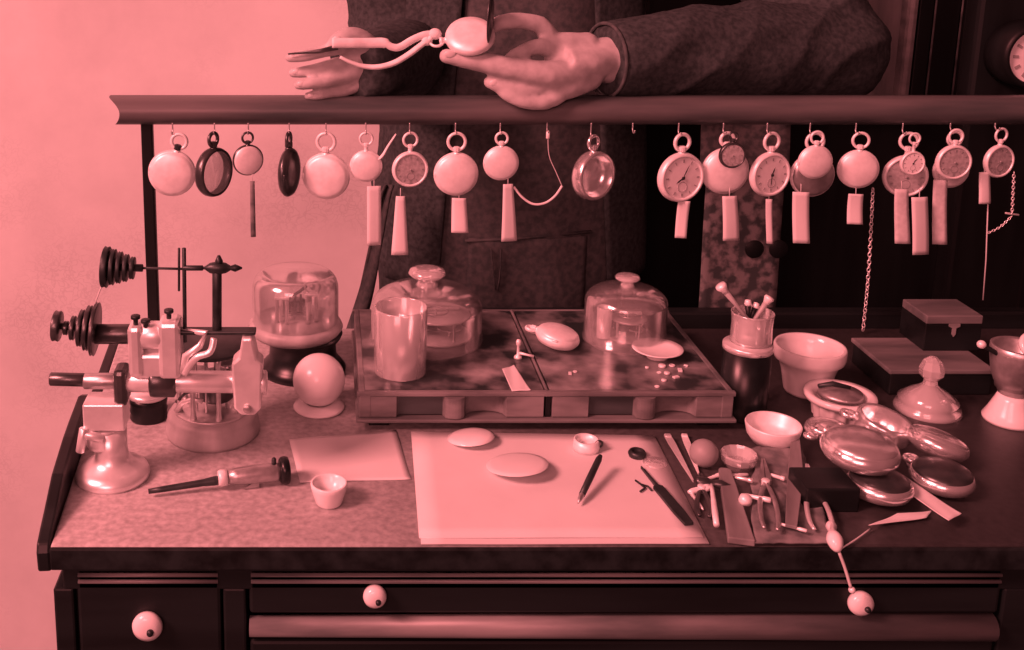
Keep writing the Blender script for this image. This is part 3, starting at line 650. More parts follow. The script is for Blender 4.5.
# cup
p = atz(329, 503); r = 18.5*mpp(p)
tag(MB().lathe([(0, 0), (r*.66, 0), (r*.74, .002), (r*.98, .0155), (r*1.0, .0185), (r*.95, .020), (r*.86, .0195), (r*.80, .0165), (r*.5, .008), (0, .007)], 40).obj('eye_loupe', M_['porcelain'], None, p), 'small pale tapered cup standing in front of the loose white sheet', 'cup')

# ------------------------------------------------------------------ the lathe at the left
b0 = atz(113, 476); LY = b0.y
lathe = thing('watchmakers_lathe', 'tall bright metal lathe with stepped pulleys on a bell-shaped foot at left', 'lathe', b0)
def lp(px, py, dy=0.): return aty(px, py, LY+dy)-b0
ls = mpp(b0)
def lo(mb, n, m, parent=None, **k): return mb.obj(n, M_[m], parent or lathe, **k)
def bar_(a, b, r, seg=20, mb=None):
    mb = mb or MB(); d = (V(b)-V(a)).length; return mb.cyl(r, 0, d, seg, along(a, b), bev=min(r*.15, .001))
fr_ = 37*ls
lo(MB().lathe([(0, 0), (fr_*.97, 0), (fr_, .003), (fr_*.95, .008), (fr_*.80, .0115), (fr_*.58, .015), (fr_*.47, .020), (fr_*.43, .028), (fr_*.42, .046), (0, .046)], 40), 'foot', 'nickel')
x_ = lp(103, 440)
lo(MB().lathe([(0, .0), (.0135, .0), (.0150, .003), (.0150, .016), (.0135, .018), (0, .018)], 28, T(x_.x, 0, lp(103, 441).z-.004)), 'collar', 'nickel')
h_ = MB(); bar_(lp(104, 438, -.012), lp(84, 434, -.014), .0042, 14, h_); bar_(lp(84, 428, -.014), lp(80, 452, -.016), .0040, 14, h_)
lo(h_, 'clamp_lever', 'nickel')
zt, zb = lp(105, 398).z, lp(105, 424).z
xl, xr = lp(86, 410).x, lp(127, 410).x
lo(MB().box(((xl+xr)/2, 0, (zt+zb)/2), (xr-xl, .028, zt-zb), .0015), 'clamp_block', 'nickel')
lo(MB().box((lp(122, 384).x, 0, lp(122, 384).z), (.012, .024, .034), .004), 'bed_saddle', 'gunmetal')
# bed bar running through
m = bar_(lp(50, 379), lp(88, 380), .0060); lo(m, 'draw_spindle', 'gunmetal')
m = bar_(lp(84, 381), lp(128, 381), .0072); lo(m, 'spindle_sleeve', 'steel')
m = bar_(lp(126, 381), lp(234, 382), .0098); lo(m, 'bed_bar', 'nickel')
m = MB().lathe([(.0098, 0), (.0135, .001), (.0142, .004), (.0142, .022), (.0098, .024)], 28, along(lp(150, 381), lp(175, 381)))
lo(m, 'bed_collar', 'gunmetal')
# right bracket hanging over the bar
c = lp(248, 372)
pts = [(-.012, -.030), (-.006, -.0365), (.006, -.0365), (.012, -.030), (.0135, .012), (.009, .016), (.005, .036), (-.004, .036), (-.007, .018), (-.0135, .012)]
lo(MB().prism(pts, -.011, .011, T(c.x, 0, c.z) @ RX(pi/2), bev=.002), 'tailstock', 'nickel')
lo(MB().cyl(.0038, 0, .003, 16, T(c.x, -.011, c.z-.0295) @ RX(pi/2)), 'screw', 'steel')
m = bar_(lp(259, 382), lp(267, 382), .0105); lo(m, 'end_knob', 'nickel')
lo(MB().cyl(.003, 0, .008, 12, T(lp(258, 366).x, 0, lp(258, 366).z)), 'set_screw', 'steel')
# headstock: two bearings and a bridge
hb = MB()
for x0, x1, y0, y1 in ((131, 144, 322, 372), (161, 181, 318, 374)):
    a, b = lp(x0, y1), lp(x1, y0); hb.box(((a.x+b.x)/2, 0, (a.z+b.z)/2), (b.x-a.x, .026, b.z-a.z), .004)
a, b = lp(133, 374), lp(181, 350); hb.box(((a.x+b.x)/2, 0, (a.z+b.z)/2), (b.x-a.x, .022, b.z-a.z), .003)
lo(hb, 'headstock', 'nickel')
m = bar_(lp(95, 334), lp(146, 334), .0088); lo(m, 'headstock_spindle', 'gunmetal')
m = bar_(lp(142, 335), lp(166, 335), .0125, 24); lo(m, 'bearing_cap', 'nickel')
for px, py in ((137, 322), (147, 326), (170, 316)):
    q = lp(px, py); lo(MB().cyl(.0022, 0, .008, 12, T(q.x, -.006, q.z)).cyl(.0042, .0055, .0085, 14, T(q.x, -.006, q.z)), 'oil_cup', 'iron')
def stepped(name, pts, m, tilt=0.):         # pulley discs spaced along an axis: (px, py, r px, thickness px)
    P0 = lp(pts[0][0], pts[0][1]); mb = MB()
    for px, py, r, th in pts:
        q = lp(px, py); rr = r*ls; t2 = th*ls
        mb.lathe([(0, -t2/2), (rr*.93, -t2/2), (rr, -t2*.35), (rr*.94, 0), (rr, t2*.35), (rr*.93, t2/2), (0, t2/2)], 32, T(q.x, 0, q.z) @ RY(tilt) @ XA)
    a, b = lp(pts[0][0], pts[0][1]), lp(pts[-1][0], pts[-1][1]); bar_(a, b, .0030, 14, mb)
    return lo(mb, name, m)
stepped('stepped_pulley', [(57, 326, 15, 7), (66, 328, 7, 4), (73, 328, 12, 4), (81, 328, 18, 4), (88, 328, 22, 4.5), (95, 329, 26, 4)], 'gunmetal', R(5))
bz = lp(150, 331).z
lo(MB().box(((lp(180, 331).x+lp(256, 331).x)/2, 0, bz), (lp(256, 331).x-lp(180, 331).x, .012, .0036), .001), 'cross_bar', 'iron')
lo(MB().tube([lp(182, 331), lp(206, 333, -.006), lp(200, 346, -.010), lp(186, 356, -.012), lp(184, 372, -.010)], [.0025, .003, .003, .0035, .004], 12), 'tool_rest', 'nickel')
lo(MB().tube(spline([lp(184, 374, -.012), lp(196, 358, -.016), lp(210, 352, -.016), lp(214, 338, -.012)], 5), .0030, 12), 'rest_arm', 'nickel')
# overhead spindle: stepped pulley, fine shaft, belt rods and centre post
stepped('overhead_pulley', [(106, 267, 20, 6), (113, 267, 17.5, 4), (119.5, 267.5, 15.5, 4), (126, 268, 13.5, 4), (132.5, 268, 11, 4)], 'iron', R(4))
m = bar_(lp(106, 267), lp(143, 268), .0034, 14); lo(m, 'pulley_arbor', 'iron')
m = bar_(lp(140, 268), lp(188, 269), .0011, 10); lo(m, 'overhead_shaft', 'iron')
m = bar_(lp(183, 268), lp(203, 268), .0024, 12); lo(m, 'overhead_shaft', 'iron')
m = bar_(lp(179, 248), lp(179, 291), .0011, 10); lo(m, 'guide_rod', 'iron')
m = bar_(lp(184, 248), lp(185, 342), .0018, 12); lo(m, 'guide_rod', 'iron')
m = bar_(lp(217, 333), lp(217, 266), .0042, 16); lo(m, 'centre_post', 'iron')
o_ = MB().lathe([(0, 0), (.0010, .001), (.0045, .006), (.0058, .013), (.0045, .020), (.0020, .024), (.0034, .028), (.0008, .034), (0, .034)], 20, along(lp(203, 268), lp(240, 268)))
o_.lathe([(0, 0), (.003, 0), (.0035, .004), (.0012, .009), (0, .009)], 14, T(lp(219, 262).x, 0, lp(219, 262).z-.003)); lo(o_, 'centre_point', 'iron')
m = bar_(lp(201, 268), lp(210, 268), .0013, 10); lo(m, 'overhead_shaft', 'iron')
# slender belt from the lower pulley up to the overhead one
lo(MB().tube([lp(95, 304, -.004), lp(100, 290), lp(104, 282)], .0006, 6), 'drive_belt', 'string')

# ------------------------------------------------------------------ caged movement on its round base, and small drum box
p = atz(213, 431); r = 47*mpp(p)
cm = thing('caged_movement', 'clock movement with upright pillars on a round turned base behind the lathe bar', 'clock movement', p)
MB().lathe([(0, 0), (r*.97, 0), (r, .004), (r*.98, .012), (r*.93, .015), (r*.95, .019), (r*.90, .0225), (r*.84, .024), (0, .024)], 56).obj('base', M_['pale_wood'], cm)
MB().cyl(r*.80, .024, .0265, 40).obj('bottom_plate', M_['brass'], cm)
MB().cyl(r*.80, .088, .091, 40).obj('top_plate', M_['iron'], cm)
for k in range(8):
    a = 2*pi*k/8+.3; q = r*.70
    MB().lathe([(0, .026), (.0034, .026), (.0030, .03), (.0024, .034), (.0024, .08), (.0032, .084), (.0032, .089), (0, .089)], 14, T(q*cos(a), q*sin(a), 0)).obj('pillar', M_['brass'], cm)
MB().cyl(r*.36, .034, .060, 28, T(.004, .002, 0)).obj('spring_barrel', M_['gunmetal'], cm)
for cx, cy, z, rg in ((-.014, -.008, .066, .013), (.014, -.006, .074, .010), (.002, .012, .080, .012), (-.004, -.016, .052, .008)):
    g = MB(); N = 36
    g.prism([((rg*(1 if k % 2 else .9))*cos(pi*k/N), (rg*(1 if k % 2 else .9))*sin(pi*k/N)) for k in range(2*N)], 0, .0014, T(cx, cy, z)); g.cyl(.001, .027, .088, 8, T(cx, cy, 0)); g.obj('gear_wheel', M_['brass'], cm)
lev = MB().tube([(-.033, -.012, .028), (-.026, -.020, .040), (-.015, -.027, .047), (-.006, -.029, .045)], [.003, .0022, .002, .0024], 10); lev.obj('lever', M_['nickel'], cm)
MB().tube([(-.034, -.006, .034), (-.022, -.024, .052), (-.012, -.029, .056)], .0016, 8).obj('lever', M_['iron'], cm)
p = atz(149, 417); r = 19*mpp(p)
db = thing('drum_box', 'small dark round box with a bright top rim behind the lathe foot', 'box', p)
MB().lathe([(0, 0), (r*.96, 0), (r, .002), (r*.95, .006), (r*1.0, .010), (r*.95, .014), (r, .018), (r, .024), (0, .024)], 36).obj('body', M_['black'], db)
MB().lathe([(0, .024), (r*1.03, .024), (r*1.05, .0265), (r*.98, .029), (r*.3, .0300), (0, .030)], 36).obj('lid', M_['nickel'], db)

# ------------------------------------------------------------------ glass shade with movement on dark pedestal
p = atz(303, 369); s = mpp(p)
r = 42*s; hz = .043
pd = thing('round_pedestal', 'dark turned pedestal carrying a glass shade, behind the white globe', 'pedestal', p)
MB().lathe([(0, 0), (r*1.0, 0), (r*1.02, .004), (r*.92, .010), (r*.80, .016), (r*.78, .032), (r*.9, .039), (r*.94, hz), (0, hz)], 48).obj('turned_block', M_['black'], pd)
r = 44*s
gs = thing('glass_dome', 'rounded glass shade over a tiny movement on a wooden disc, before the pale wall', 'glass dome', p+V((-.008, 0, hz)))
MB().lathe([(0, 0), (r*.93, 0), (r*1.0, .003), (r*1.07, .008), (r*1.03, .0125), (r*.98, .015), (0, .015)], 52).obj('base', M_['pale_wood'], gs)
rs = r*.965; hh = .060
outp = [(rs, .015), (rs, .015+hh*.62)]+[(rs*(.72+.28*cos(q)) if q < pi/2-1e-3 else rs*.72, .015+hh*.62+hh*.30*sin(q)) for q in [k/6*pi/2 for k in range(1, 7)]]+[(rs*.4, .015+hh*.985), (0, .015+hh)]
MB().lathe(outp, 52).lathe([(max(0, a-.0018), b-.0014 if i else b) for i, (a, b) in enumerate(outp)], 52).obj('shade', M_['glass'], gs)
g0 = p+V((-.008, 0, hz+.0153))
mv = thing('skeleton_movement', 'tiny skeleton movement on posts under the rounded glass shade', 'clock movement', g0)
for x, y, hgt in ((-.020, -.008, .030), (-.009, -.014, .032), (.014, -.012, .034), (.023, -.004, .034), (-.014, .012, .03), (.016, .012, .034)):
    MB().lathe([(0, 0), (.0028, 0), (.0022, .003), (.0020, hgt-.003), (.0028, hgt), (0, hgt)], 12, T(x, y, 0)).obj('pillar', M_['brass'], mv)
MB().box((-.014, 0, .0305), (.016, .034, .003), .0006).obj('plate', M_['nickel'], mv)
MB().box((.018, 0, .0345), (.016, .034, .003), .0006).obj('plate', M_['nickel'], mv)
MB().box((.002, .004, .008), (.026, .018, .003)).cyl(.009, .010, .022, 24, T(.002, .004, 0)).obj('spring_barrel', M_['gunmetal'], mv)
MB().tube([(-.006, 0, .026), (.004, 0, .032), (.012, -.004, .040)], .0018, 8).obj('lever', M_['iron'], mv)
MB().torus(.008, .0012, T(.019, -.012, .042) @ RX(pi/2), 20, 6).cyl(.003, -.002, .002, 12, T(.019, -.012, .042) @ RX(pi/2)).obj('escape_wheel', M_['brass'], mv)
for x in (-.006, 0, .006): MB().cyl(.0012, .01, .03, 8, T(x, -.002, 0)).obj('arbor', M_['iron'], mv)

# white globe on its saucer-like ring
p = atz(319, 408); s = mpp(p)
gb = thing('globe_on_stand', 'white round globe resting in a small white ring stand', 'globe', p)
MB().lathe([(0, 0), (24*s, 0), (26*s, .002), (25*s, .004), (18*s, .006), (14*s, .0075), (12*s, .006), (0, .005)], 44).obj('ring_stand', M_['porcelain'], gb)
MB().ball((0, 0, .0065+26*s*.93), (26*s, 26*s, 26*s), seg=36, rings=24).obj('globe', M_['porcelain'], gb)

# ------------------------------------------------------------------ right side of the bench
# tin with a jar of brushes
p = atz(742, 414); s = mpp(p); r = 23*s
tn = thing('round_tin', 'tall dark round tin with a pale lid, right of the tray', 'tin', p)
zz = aty(738, 343, p.y).z-BT
MB().lathe([(0, 0), (r*.98, 0), (r, .002), (r, zz-.004), (0, zz-.004)], 40).obj('body', M_['black'], tn)
MB().lathe([(r*.98, zz-.006), (r*1.03, zz-.006), (r*1.03, zz-.001), (r*.99, zz), (0, zz)], 40).obj('lid', M_['nickel'], tn)
rj = 20.5*s; zj = aty(750, 312, p.y+.004).z-BT-zz
jo = p+V((4*s, .004, zz+.0003))
jr = thing('brush_jar', 'clear glass jar of tool handles standing on the round tin', 'jar', jo)
MB().lathe([(0, 0), (rj*.97, 0), (rj*.96, .004), (rj*.94, zj*.6), (rj*.99, zj-.002), (rj, zj), (rj*.93, zj), (rj*.88, zj*.6), (rj*.9, .004), (0, .003)], 40).obj('glass_body', M_['frost'], jr)
def handle(label, px, py, bx, dy, kn, name='tool_handle', m='pale_wood'):
    top = aty(px, py, jo.y+dy); bot = jo+V((bx*rj, dy*.3, .0045))
    o = thing(name, label, 'tool', bot); d = top-bot; F = along((0, 0, 0), d); l = d.length
    MB().lathe([(0, 0), (.0016, 0), (.0020, l*.6), (.0030, l*.85), (0, l*.88)], 14, F).obj('shaft', M_[m], o)
    MB().lathe([(0, l*.84), (.003, l*.85), (.0036, l*.9), (kn, l*.96), (kn*.9, l*1.0), (0, l*1.015)], 16, F).obj('handle_end', M_['silver'], o)
handle('slanting tool with a pale ball end sticking out left of the jar', 720, 285, .55, .004, .0058)
handle('pale thick tool handle leaning out to the right of the jar', 770, 297, -.4, -.003, .0050)
handle('dark short tool handle standing in the middle of the jar', 748, 300, -.1, .006, .003, m='darkwood')
handle('short dark tool leaning right inside the jar', 757, 303, -.3, .008, .003, m='darkwood')
# broad stoneware pot
p = atz(806, 391); s = mpp(p); zz = aty(806, 345, p.y).z-BT; r = 34*s
o = MB().lathe([(0, 0), (r*.60, 0), (r*.64, .003), (r*.74, zz*.45), (r*.84, zz*.66), (r*.97, zz*.72), (r, zz*.80), (r*1.0, zz*.96), (r*.97, zz), (r*.90, zz*.985), (r*.86, zz*.82), (r*.70, zz*.55), (r*.5, .006), (0, .005)], 48).obj('glass_pot', M_['milk'], None, p)
tag(o, 'milky open pot with broad collar, tallest of the right-hand glassware', 'pot')
# fluted glass dish with a lifted ring lid
p = atz(838, 418); s = mpp(p); zz = aty(838, 393, p.y).z-BT; r = 34*s
fd = thing('fluted_dish', 'fluted glass dish with wide white rim and a dark tool across it', 'dish', p)
N = 44; vs = []; fs = []
for z, q, am in ((0, .66, .0), (.002, .70, .03), (zz*.62, .74, .045), (zz*.72, .80, .0), (zz*.78, .98, 0), (zz*.9, 1.0, 0), (zz, .97, 0), (zz*.97, .80, 0), (zz*.8, .66, 0), (.006, .60, 0)):
    for k in range(N*2): a = pi*k/N; g = r*(q+am*cos(a*14)); vs.append((g*cos(a), g*sin(a), z))
n2 = N*2
for j in range(9): fs += [[j*n2+k, j*n2+(k+1) % n2, (j+1)*n2+(k+1) % n2, (j+1)*n2+k] for k in range(n2)]
fs += [list(range(n2))[::-1], [9*n2+k for k in range(n2)]]
MB().add(vs, fs).obj('bowl', M_['milk'], fd)
MB().lathe([(r*.56, zz*.9), (r*.62, zz*.90), (r*.60, zz*1.06), (r*.2, zz*1.14), (0, zz*1.16)][::-1]+[], 36).obj('inner_lid', M_['steel'], fd)
MB().tube([(-r*.62, r*.1, zz*1.22), (-r*.2, r*.12, zz*1.30), (r*.25, -r*.05, zz*1.24)], [.0022, .0028, .0018], 10).obj('lid_handle', M_['iron'], fd)
# faceted glass stopper / cover
p = atz(927, 410); s = mpp(p); r = 31*s
gc = thing('glass_cover', 'low clear glass cover with a faceted knob in front of the wooden chest', 'glass cover', p)
MB().lathe([(r*.98, 0), (r, .002), (r*.96, .005), (r*.85, .009), (r*.9, .012), (r*.6, .020), (r*.3, .026), (r*.22, .029), (0, .029)], 44).lathe([(r*.92, 0), (r*.9, .004), (r*.78, .009), (r*.55, .017), (r*.2, .0235), (0, .024)], 44).obj('cover', M_['thick'], gc)
bm_ = MB().lathe([(0, .028), (r*.22, .029), (r*.20, .033), (r*.36, .039), (r*.38, .046), (r*.28, .054), (r*.12, .058), (0, .059)], 9, None, False)
bm_.obj('knob', M_['thick'], gc, label='faceted clear glass knob')
# chest and the small box on it
cz = .029
a0, a1 = atz(888, 395), atz(990, 395)
cb = thing('flat_chest', 'flat dark wooden chest with lighter top at the back right of the bench', 'chest', ((a0.x+a1.x)/2, a0.y+.042, BT))
wd = a1.x-a0.x
MB().box((0, 0, (cz-.005)/2), (wd, .084, cz-.005), .0015).obj('body', M_['darkwood'], cb)
MB().box((0, 0, cz-.0025), (wd+.004, .088, .005), .0012).obj('lid', M_['boxwood'], cb)
q0, q1 = atz(923, 351, cz), atz(979, 351, cz); hb_ = aty(950, 316, q0.y).z-BT-cz; wd = q1.x-q0.x; dp = .052
kb = thing('small_box', 'small dark wooden box with a clasp standing on the flat chest', 'box', ((q0.x+q1.x)/2, q0.y+dp/2, BT+cz+.0002))
MB().box((0, 0, (hb_-.010)/2), (wd, dp, hb_-.010), .0008).obj('body', M_['darkwood'], kb)
MB().box((0, 0, hb_-.0048), (wd, dp, .0094), .0010).obj('lid', M_['boxwood'], kb)
MB().prism([(-.006, .006), (.006, .006), (.006, .003), (.002, .001), (.002, -.006), (0, -.009), (-.002, -.006), (-.002, .001), (-.006, .003)], 0, .0012, T(0, -dp/2, hb_-.015) @ RX(pi/2)).obj('clasp', M_['brass'], kb)
# white footed pot at the far right with a stick across
p = atz(1009, 420); s = mpp(p); r = 24*s
fp = thing('footed_pot', 'white footed pot with conical base at the far right edge', 'pot', p)
z1 = aty(1009, 393, p.y).z-BT; z2 = aty(1009, 345, p.y).z-BT
MB().lathe([(0, 0), (r*1.0, 0), (r*1.02, .003), (r*.86, .010), (r*.62, z1*.8), (r*.52, z1), (0, z1)], 40).obj('foot', M_['porcelain'], fp)
MB().lathe([(0, z1*.96), (r*.55, z1), (r*.9, z1+(z2-z1)*.4), (r*1.05, z1+(z2-z1)*.85), (r*1.04, z2*.99), (r*.98, z2), (r*.9, z2*.97), (r*.7, z1+.006), (0, z1+.004)], 40).obj('bowl', M_['steel'], fp)
o = thing('dabber', 'dark stick with pale ball end laid across the footed pot', 'tool', p+V((-.006, -.004, z2+.001)), (0, 0, 0))
F = along(aty(979, 343, p.y-.004)-V(o.location), aty(1012, 362, p.y-.004)-V(o.location))
MB().cyl(.0024, .004, .046, 12, F).obj('stick', M_['darkwood'], o); MB().ball((0, 0, .003), .0042, F).obj('ball_end', M_['silver'], o)
MB().torus(.011, .0035, T(.014, -.006, .002) @ RX(R(50)), 24, 8).obj('ring_end', M_['milk'], o)

# watch cases in a heap
dish('round_case_bowl', 'open white bowl-shaped watch case, leftmost of the heap', 772, 441, 27, 0, .019, 'silver', 'watch case', .72)
p = atz(703, 466); s = mpp(p); o = MB().ball((0, 0, 14*s), 14*s, seg=32, rings=20).obj('rubber_ball', mat('grey_rubber', .30, .5), None, p); tag(o, 'small grey ball on the bench at the right edge of the pad', 'ball')
p = atz(738, 466); s = mpp(p); r = 18*s
o = MB().lathe([(0, 0), (r*.7, 0), (r*.95, .006), (r, .012), (r*.94, .0135), (r*.86, .011), (r*.6, .005), (0, .0045)], 14, None, False).obj('cut_glass_dish', M_['thick'], None, p); tag(o, 'little cut glass dish beside the grey ball', 'dish')
H = 'watches heaped on the right of the bench'
lie(W, 'pale closed watch at the back left of the heap, by the fluted dish', 828, 446, 24, 0, yaw=R(120), tilt=R(6), lift=.004, grp=H, case='polished', cap='polished')
lie(W, 'open white watch case ring lying at the back of the heap', 880, 446, 27, 0, yaw=R(60), tilt=R(14), lift=.006, open_ring=True, grp=H, case='polished', cap='polished')
# dark block with the broad watch on it
q = atz(831, 512)
bk = MB().box((0, .018, .011), (.046, .038, .022), .0015).obj('dark_block', M_['darkwood'], None, q); tag(bk, 'plain dark wooden block under the broadest watch of the heap', 'block')
lie(W, 'broadest bright-lidded watch of the heap, lying on the dark block', 858, 466, 37, .022, yaw=R(30), tilt=R(3), lift=.0, grp=H, case='polished', cap='polished')
lie(W, 'tilted watch with shiny ringed lid at the right of the heap', 935, 464, 29, 0, yaw=R(10), tilt=R(-4), lx=R(20), lift=.008, grp=H, case='polished', cap='polished')
lie(W, 'dark-topped watch with bright edge lying behind the slanting paper tag', 940, 490, 30, 0, yaw=R(20), tilt=R(2), grp=H, case='polished', cap='gunmetal')
lie(W, 'dark-lidded watch with bright left rim at the front of the heap', 878, 499, 31, 0, yaw=R(-20), tilt=R(-2), grp=H, case='polished', cap='gunmetal')
for px, py, r in ((841, 443, 4), (853, 437, 5), (893, 447, 4), (912, 463, 5), (925, 470, 5), (845, 452, 3)):
    p = atz(px, py, .004); s = r*mpp(p)
    o = MB().lathe([(0, -s*.5), (s*.9, -s*.5), (s, 0), (s*.7, s*.4), (s*.3, s*.9), (0, s)], 9, None, False).obj('loose_watch_part', M_['silver'], None, p); tag(o, 'tiny bright loose crown or stud among the heaped watches', 'watch part', 'loose crowns among the heap')
flat_paper('repair_tag', 'long white paper tag slanting over the dark watch, front right', [(890, 485), (903, 480), (961, 518), (948, 525)], .006, curl=.001, cat='tag', lift=.003)
flat_paper('repair_tag', 'pointed white paper tag lying nearest the bench front at right', [(868, 529), (897, 517), (931, 514), (926, 521)], .0, curl=.001, cat='tag', lift=.002)
e0 = atz(870, 529); sx_ = tag(MB().tube([p-e0 for p in spline([atz(870, 529, .003), atz(855, 540, .003), atz(842, 548, .003), aty(838, 552, fy-.003)], 4)], .0007, 6).obj('tag_string', M_['string'], None, e0), 'thin string from the pointed tag to the hanging fob', 'string')
# fob hung over the front edge, its chain down to the right knob
e0 = atz(832, 530, .004)
fb = thing('watch_fob', 'white jointed fob lying on the front edge with its cord hanging down', 'fob', e0)
P = [atz(831, 524, .005)-e0, atz(832, 531, .006)-e0, atz(835, 541, .006)-e0, aty(838, 552, fy-.006)-e0]
MB().tube(spline(P, 4), [.003, .004, .0045, .0035, .003, .0035, .0052, .0062, .0064, .0058, .005, .0035, .002], 14).obj('fob_body', M_['porcelain'], fb)
MB().tube(spline([aty(839, 552, fy-.005)-e0, aty(845, 568, fy-.006)-e0, aty(851, 588, fy-.008)-e0], 4), .0013, 8).obj('cord', M_['string'], fb)
MB().ball(aty(852, 590, fy-.008)-e0, .0028, seg=14, rings=8).obj('cord_bead', M_['silver'], fb)

# ------------------------------------------------------------------ tools spread at the pad's right
# worn leather piece the small tools lie on
Q = [atz(x, y) for x, y in ((752, 452), (800, 448), (833, 547), (752, 547))]; o_ = sum(Q, V())/4
def fn(u, v):
    p = (Q[0].lerp(Q[1], u).lerp(Q[3].lerp(Q[2], u), v)-o_); p.z += .0012+.0045*abs(noise.noise(V((u*4, v*5, 3)))); p.x += .004*noise.noise(V((v*6, u*2, 9))); return p
tag(MB().grid(fn, 24, 30).obj('leather_scrap', M_['hide'], None, o_+V((0, 0, .0012)), mods=[('SOLIDIFY', dict(thickness=.0016, offset=1))]), 'crumpled grey leather scrap under the small tools at the bench front', 'leather')
# broad tapering wooden stick
g, l = tool('burnishing_stick', 'broad flat grey wooden stick pointing away from the bench front', (741, 546, 724, 474), 'stick', .0)
MB().prism([(0, -.0105), (l*.98, -.0055), (l, -.003), (l, .003), (l*.98, .0055), (0, .0105)], .0006, .0066, bev=.001).obj('blade', M_['toolwood'], g)
def tweezers(name, label, pts, w=.0032, m='nickel', h=0., lift=0.):
    g, l = tool(name, label, pts, 'tweezers', h, 'tweezers by the pad', lift)
    for sgn in (-1, 1):
        MB().prism([(0, -.0003), (l*.35, -w*.45), (l*.8, -w*.8), (l, -w*.7), (l, w*.7), (l*.8, w*.8), (l*.35, w*.45), (0, .0003)], -.0005, .0005, T(0, 0, .0030+sgn*.0010) @ RY(sgn*R(.9)), bev=.0002).obj('arm', M_[m], g)
    MB().box((l*.97, 0, .0030), (l*.06, w*1.3, .004), .0006).obj('joined_end', M_[m], g)
tweezers('tweezers', 'bright tweezers lying on the pad\'s right edge, nearer the pad of the two', (693, 484, 667, 438), .0045, h=.003)
tweezers('tweezers', 'bright tweezers just right of the pad, farther from it of the two', (699, 478, 684, 438), .0042, 'silver')
g, l = tool('small_hammer', 'small hammer with thin bright handle lying right of the pad', (716, 531, 711, 489), 'hammer')
spin([(0, 0), (.0024, 0), (.0026, l*.3), (.0018, l*.8), (.0016, l), (0, l)], z=.0055).obj('handle', M_['silver'], g)
MB().lathe([(0, -.013), (.0042, -.013), (.0046, -.011), (.0046, -.003), (.0032, -.001), (.0032, .004), (.0044, .008), (.0012, .016), (0, .016)], 18, T(l, 0, .0055) @ RX(pi/2)).obj('head', M_['gunmetal'], g)
def pliers(name, label, pts, hw=.010, m='steel', z=.0035, spread=1., lift=0.):
    g, l = tool(name, label, pts, 'pliers', 0, 'pliers among the bench tools', lift)
    for sgn in (-1, 1):
        h = MB(); h.tube(spline([(0, sgn*hw*.75*spread, z), (l*.12, sgn*hw*1.02*spread, z), (l*.35, sgn*hw*.95*spread, z), (l*.55, sgn*hw*.45, z), (l*.64, -sgn*.001, z)], 5), [.0016+.0006*sin(i/20*pi) for i in range(21)], 10, flat=.8)
        h.obj('handle', M_[m], g)
        MB().prism([(l*.60, -sgn*.0006), (l*.66, -sgn*.0050), (l*.76, -sgn*.0046), (l, -sgn*.0014), (l, -sgn*.0002), (l*.72, -sgn*.0003)][::sgn], z-.0020, z+.0020, bev=.0004).obj('jaw', M_[m], g)
    MB().cyl(.0036, z-.003, z+.0032, 18, T(l*.645, 0, 0)).obj('pivot', M_['silver'], g)
pliers('pliers', 'pliers with curved bright handles beside the dark block, at the right of the tools', (822, 540, 806, 474), .0085, 'nickel', spread=1.0, lift=.005)
pliers('pliers', 'narrow pliers lying on the leather, jaws away from the bench front', (770, 540, 762, 470), .0065, 'steel', lift=.0065)
pliers('pliers', 'small dark pliers between the pad corner and the broad wooden stick', (704, 520, 700, 478), .005, 'gunmetal')
g, l = tool('scraper_blade', 'wide grey triangular scraper blade leaning on the leather scrap', (790, 538, 794, 446), 'scraper', 0, lift=.0085)
MB().prism([(0, -.0045), (l*.55, -.0085), (l, -.0040), (l, .0030), (l*.5, .0050), (0, .0045)], 0, .003, bev=.0006).obj('blade', M_['toolwood'], g)
SM = [('silver rivet-headed punch lying across the wooden stick\'s right side', (734, 487, 752, 491), .0017), ('bright short punch below the grey ball among the tools', (740, 505, 770, 511), .0019), ('short bright pin lying high on the leather scrap', (768, 484, 784, 489), .0016),
      ('thin bright rod at the pad\'s near right corner', (703, 512, 690, 494), .0014), ('bright stub lying between pad and hammer head', (688, 496, 709, 491), .0026), ('fine steel needle lying near the bench front on the leather', (776, 533, 806, 541), .0012), ('thin rod lying in front of the cut glass dish', (712, 478, 748, 477), .0014), ('slim bright rod parallel to the tray front behind the hammer', (700, 484, 722, 476), .0015)]
for i, (lb, pts, r) in enumerate(SM):
    on = pts[0] > 730 and pts[1] > 480
    g, l = tool('punch', lb, pts, 'punch', .0, 'small steel punches and pins', lift=.0075 if on else .0003)
    spin([(0, 0), (r*.5, 0), (r, l*.18), (r, l*.72), (r*1.25, l*.74), (r*1.25, l*.97), (r*.9, l), (0, l)], z=r*1.3).obj('shaft', M_['silver' if i % 3 else 'nickel'], g)
p = atz(745, 503, .006); tag(MB().lathe([(0, 0), (.0052, 0), (.0056, .003), (.0045, .0065), (.0015, .008), (0, .008)], 18).obj('brass_knob', M_['silver'], None, p), 'small bright round knob lying by the short punch on the leather', 'knob')

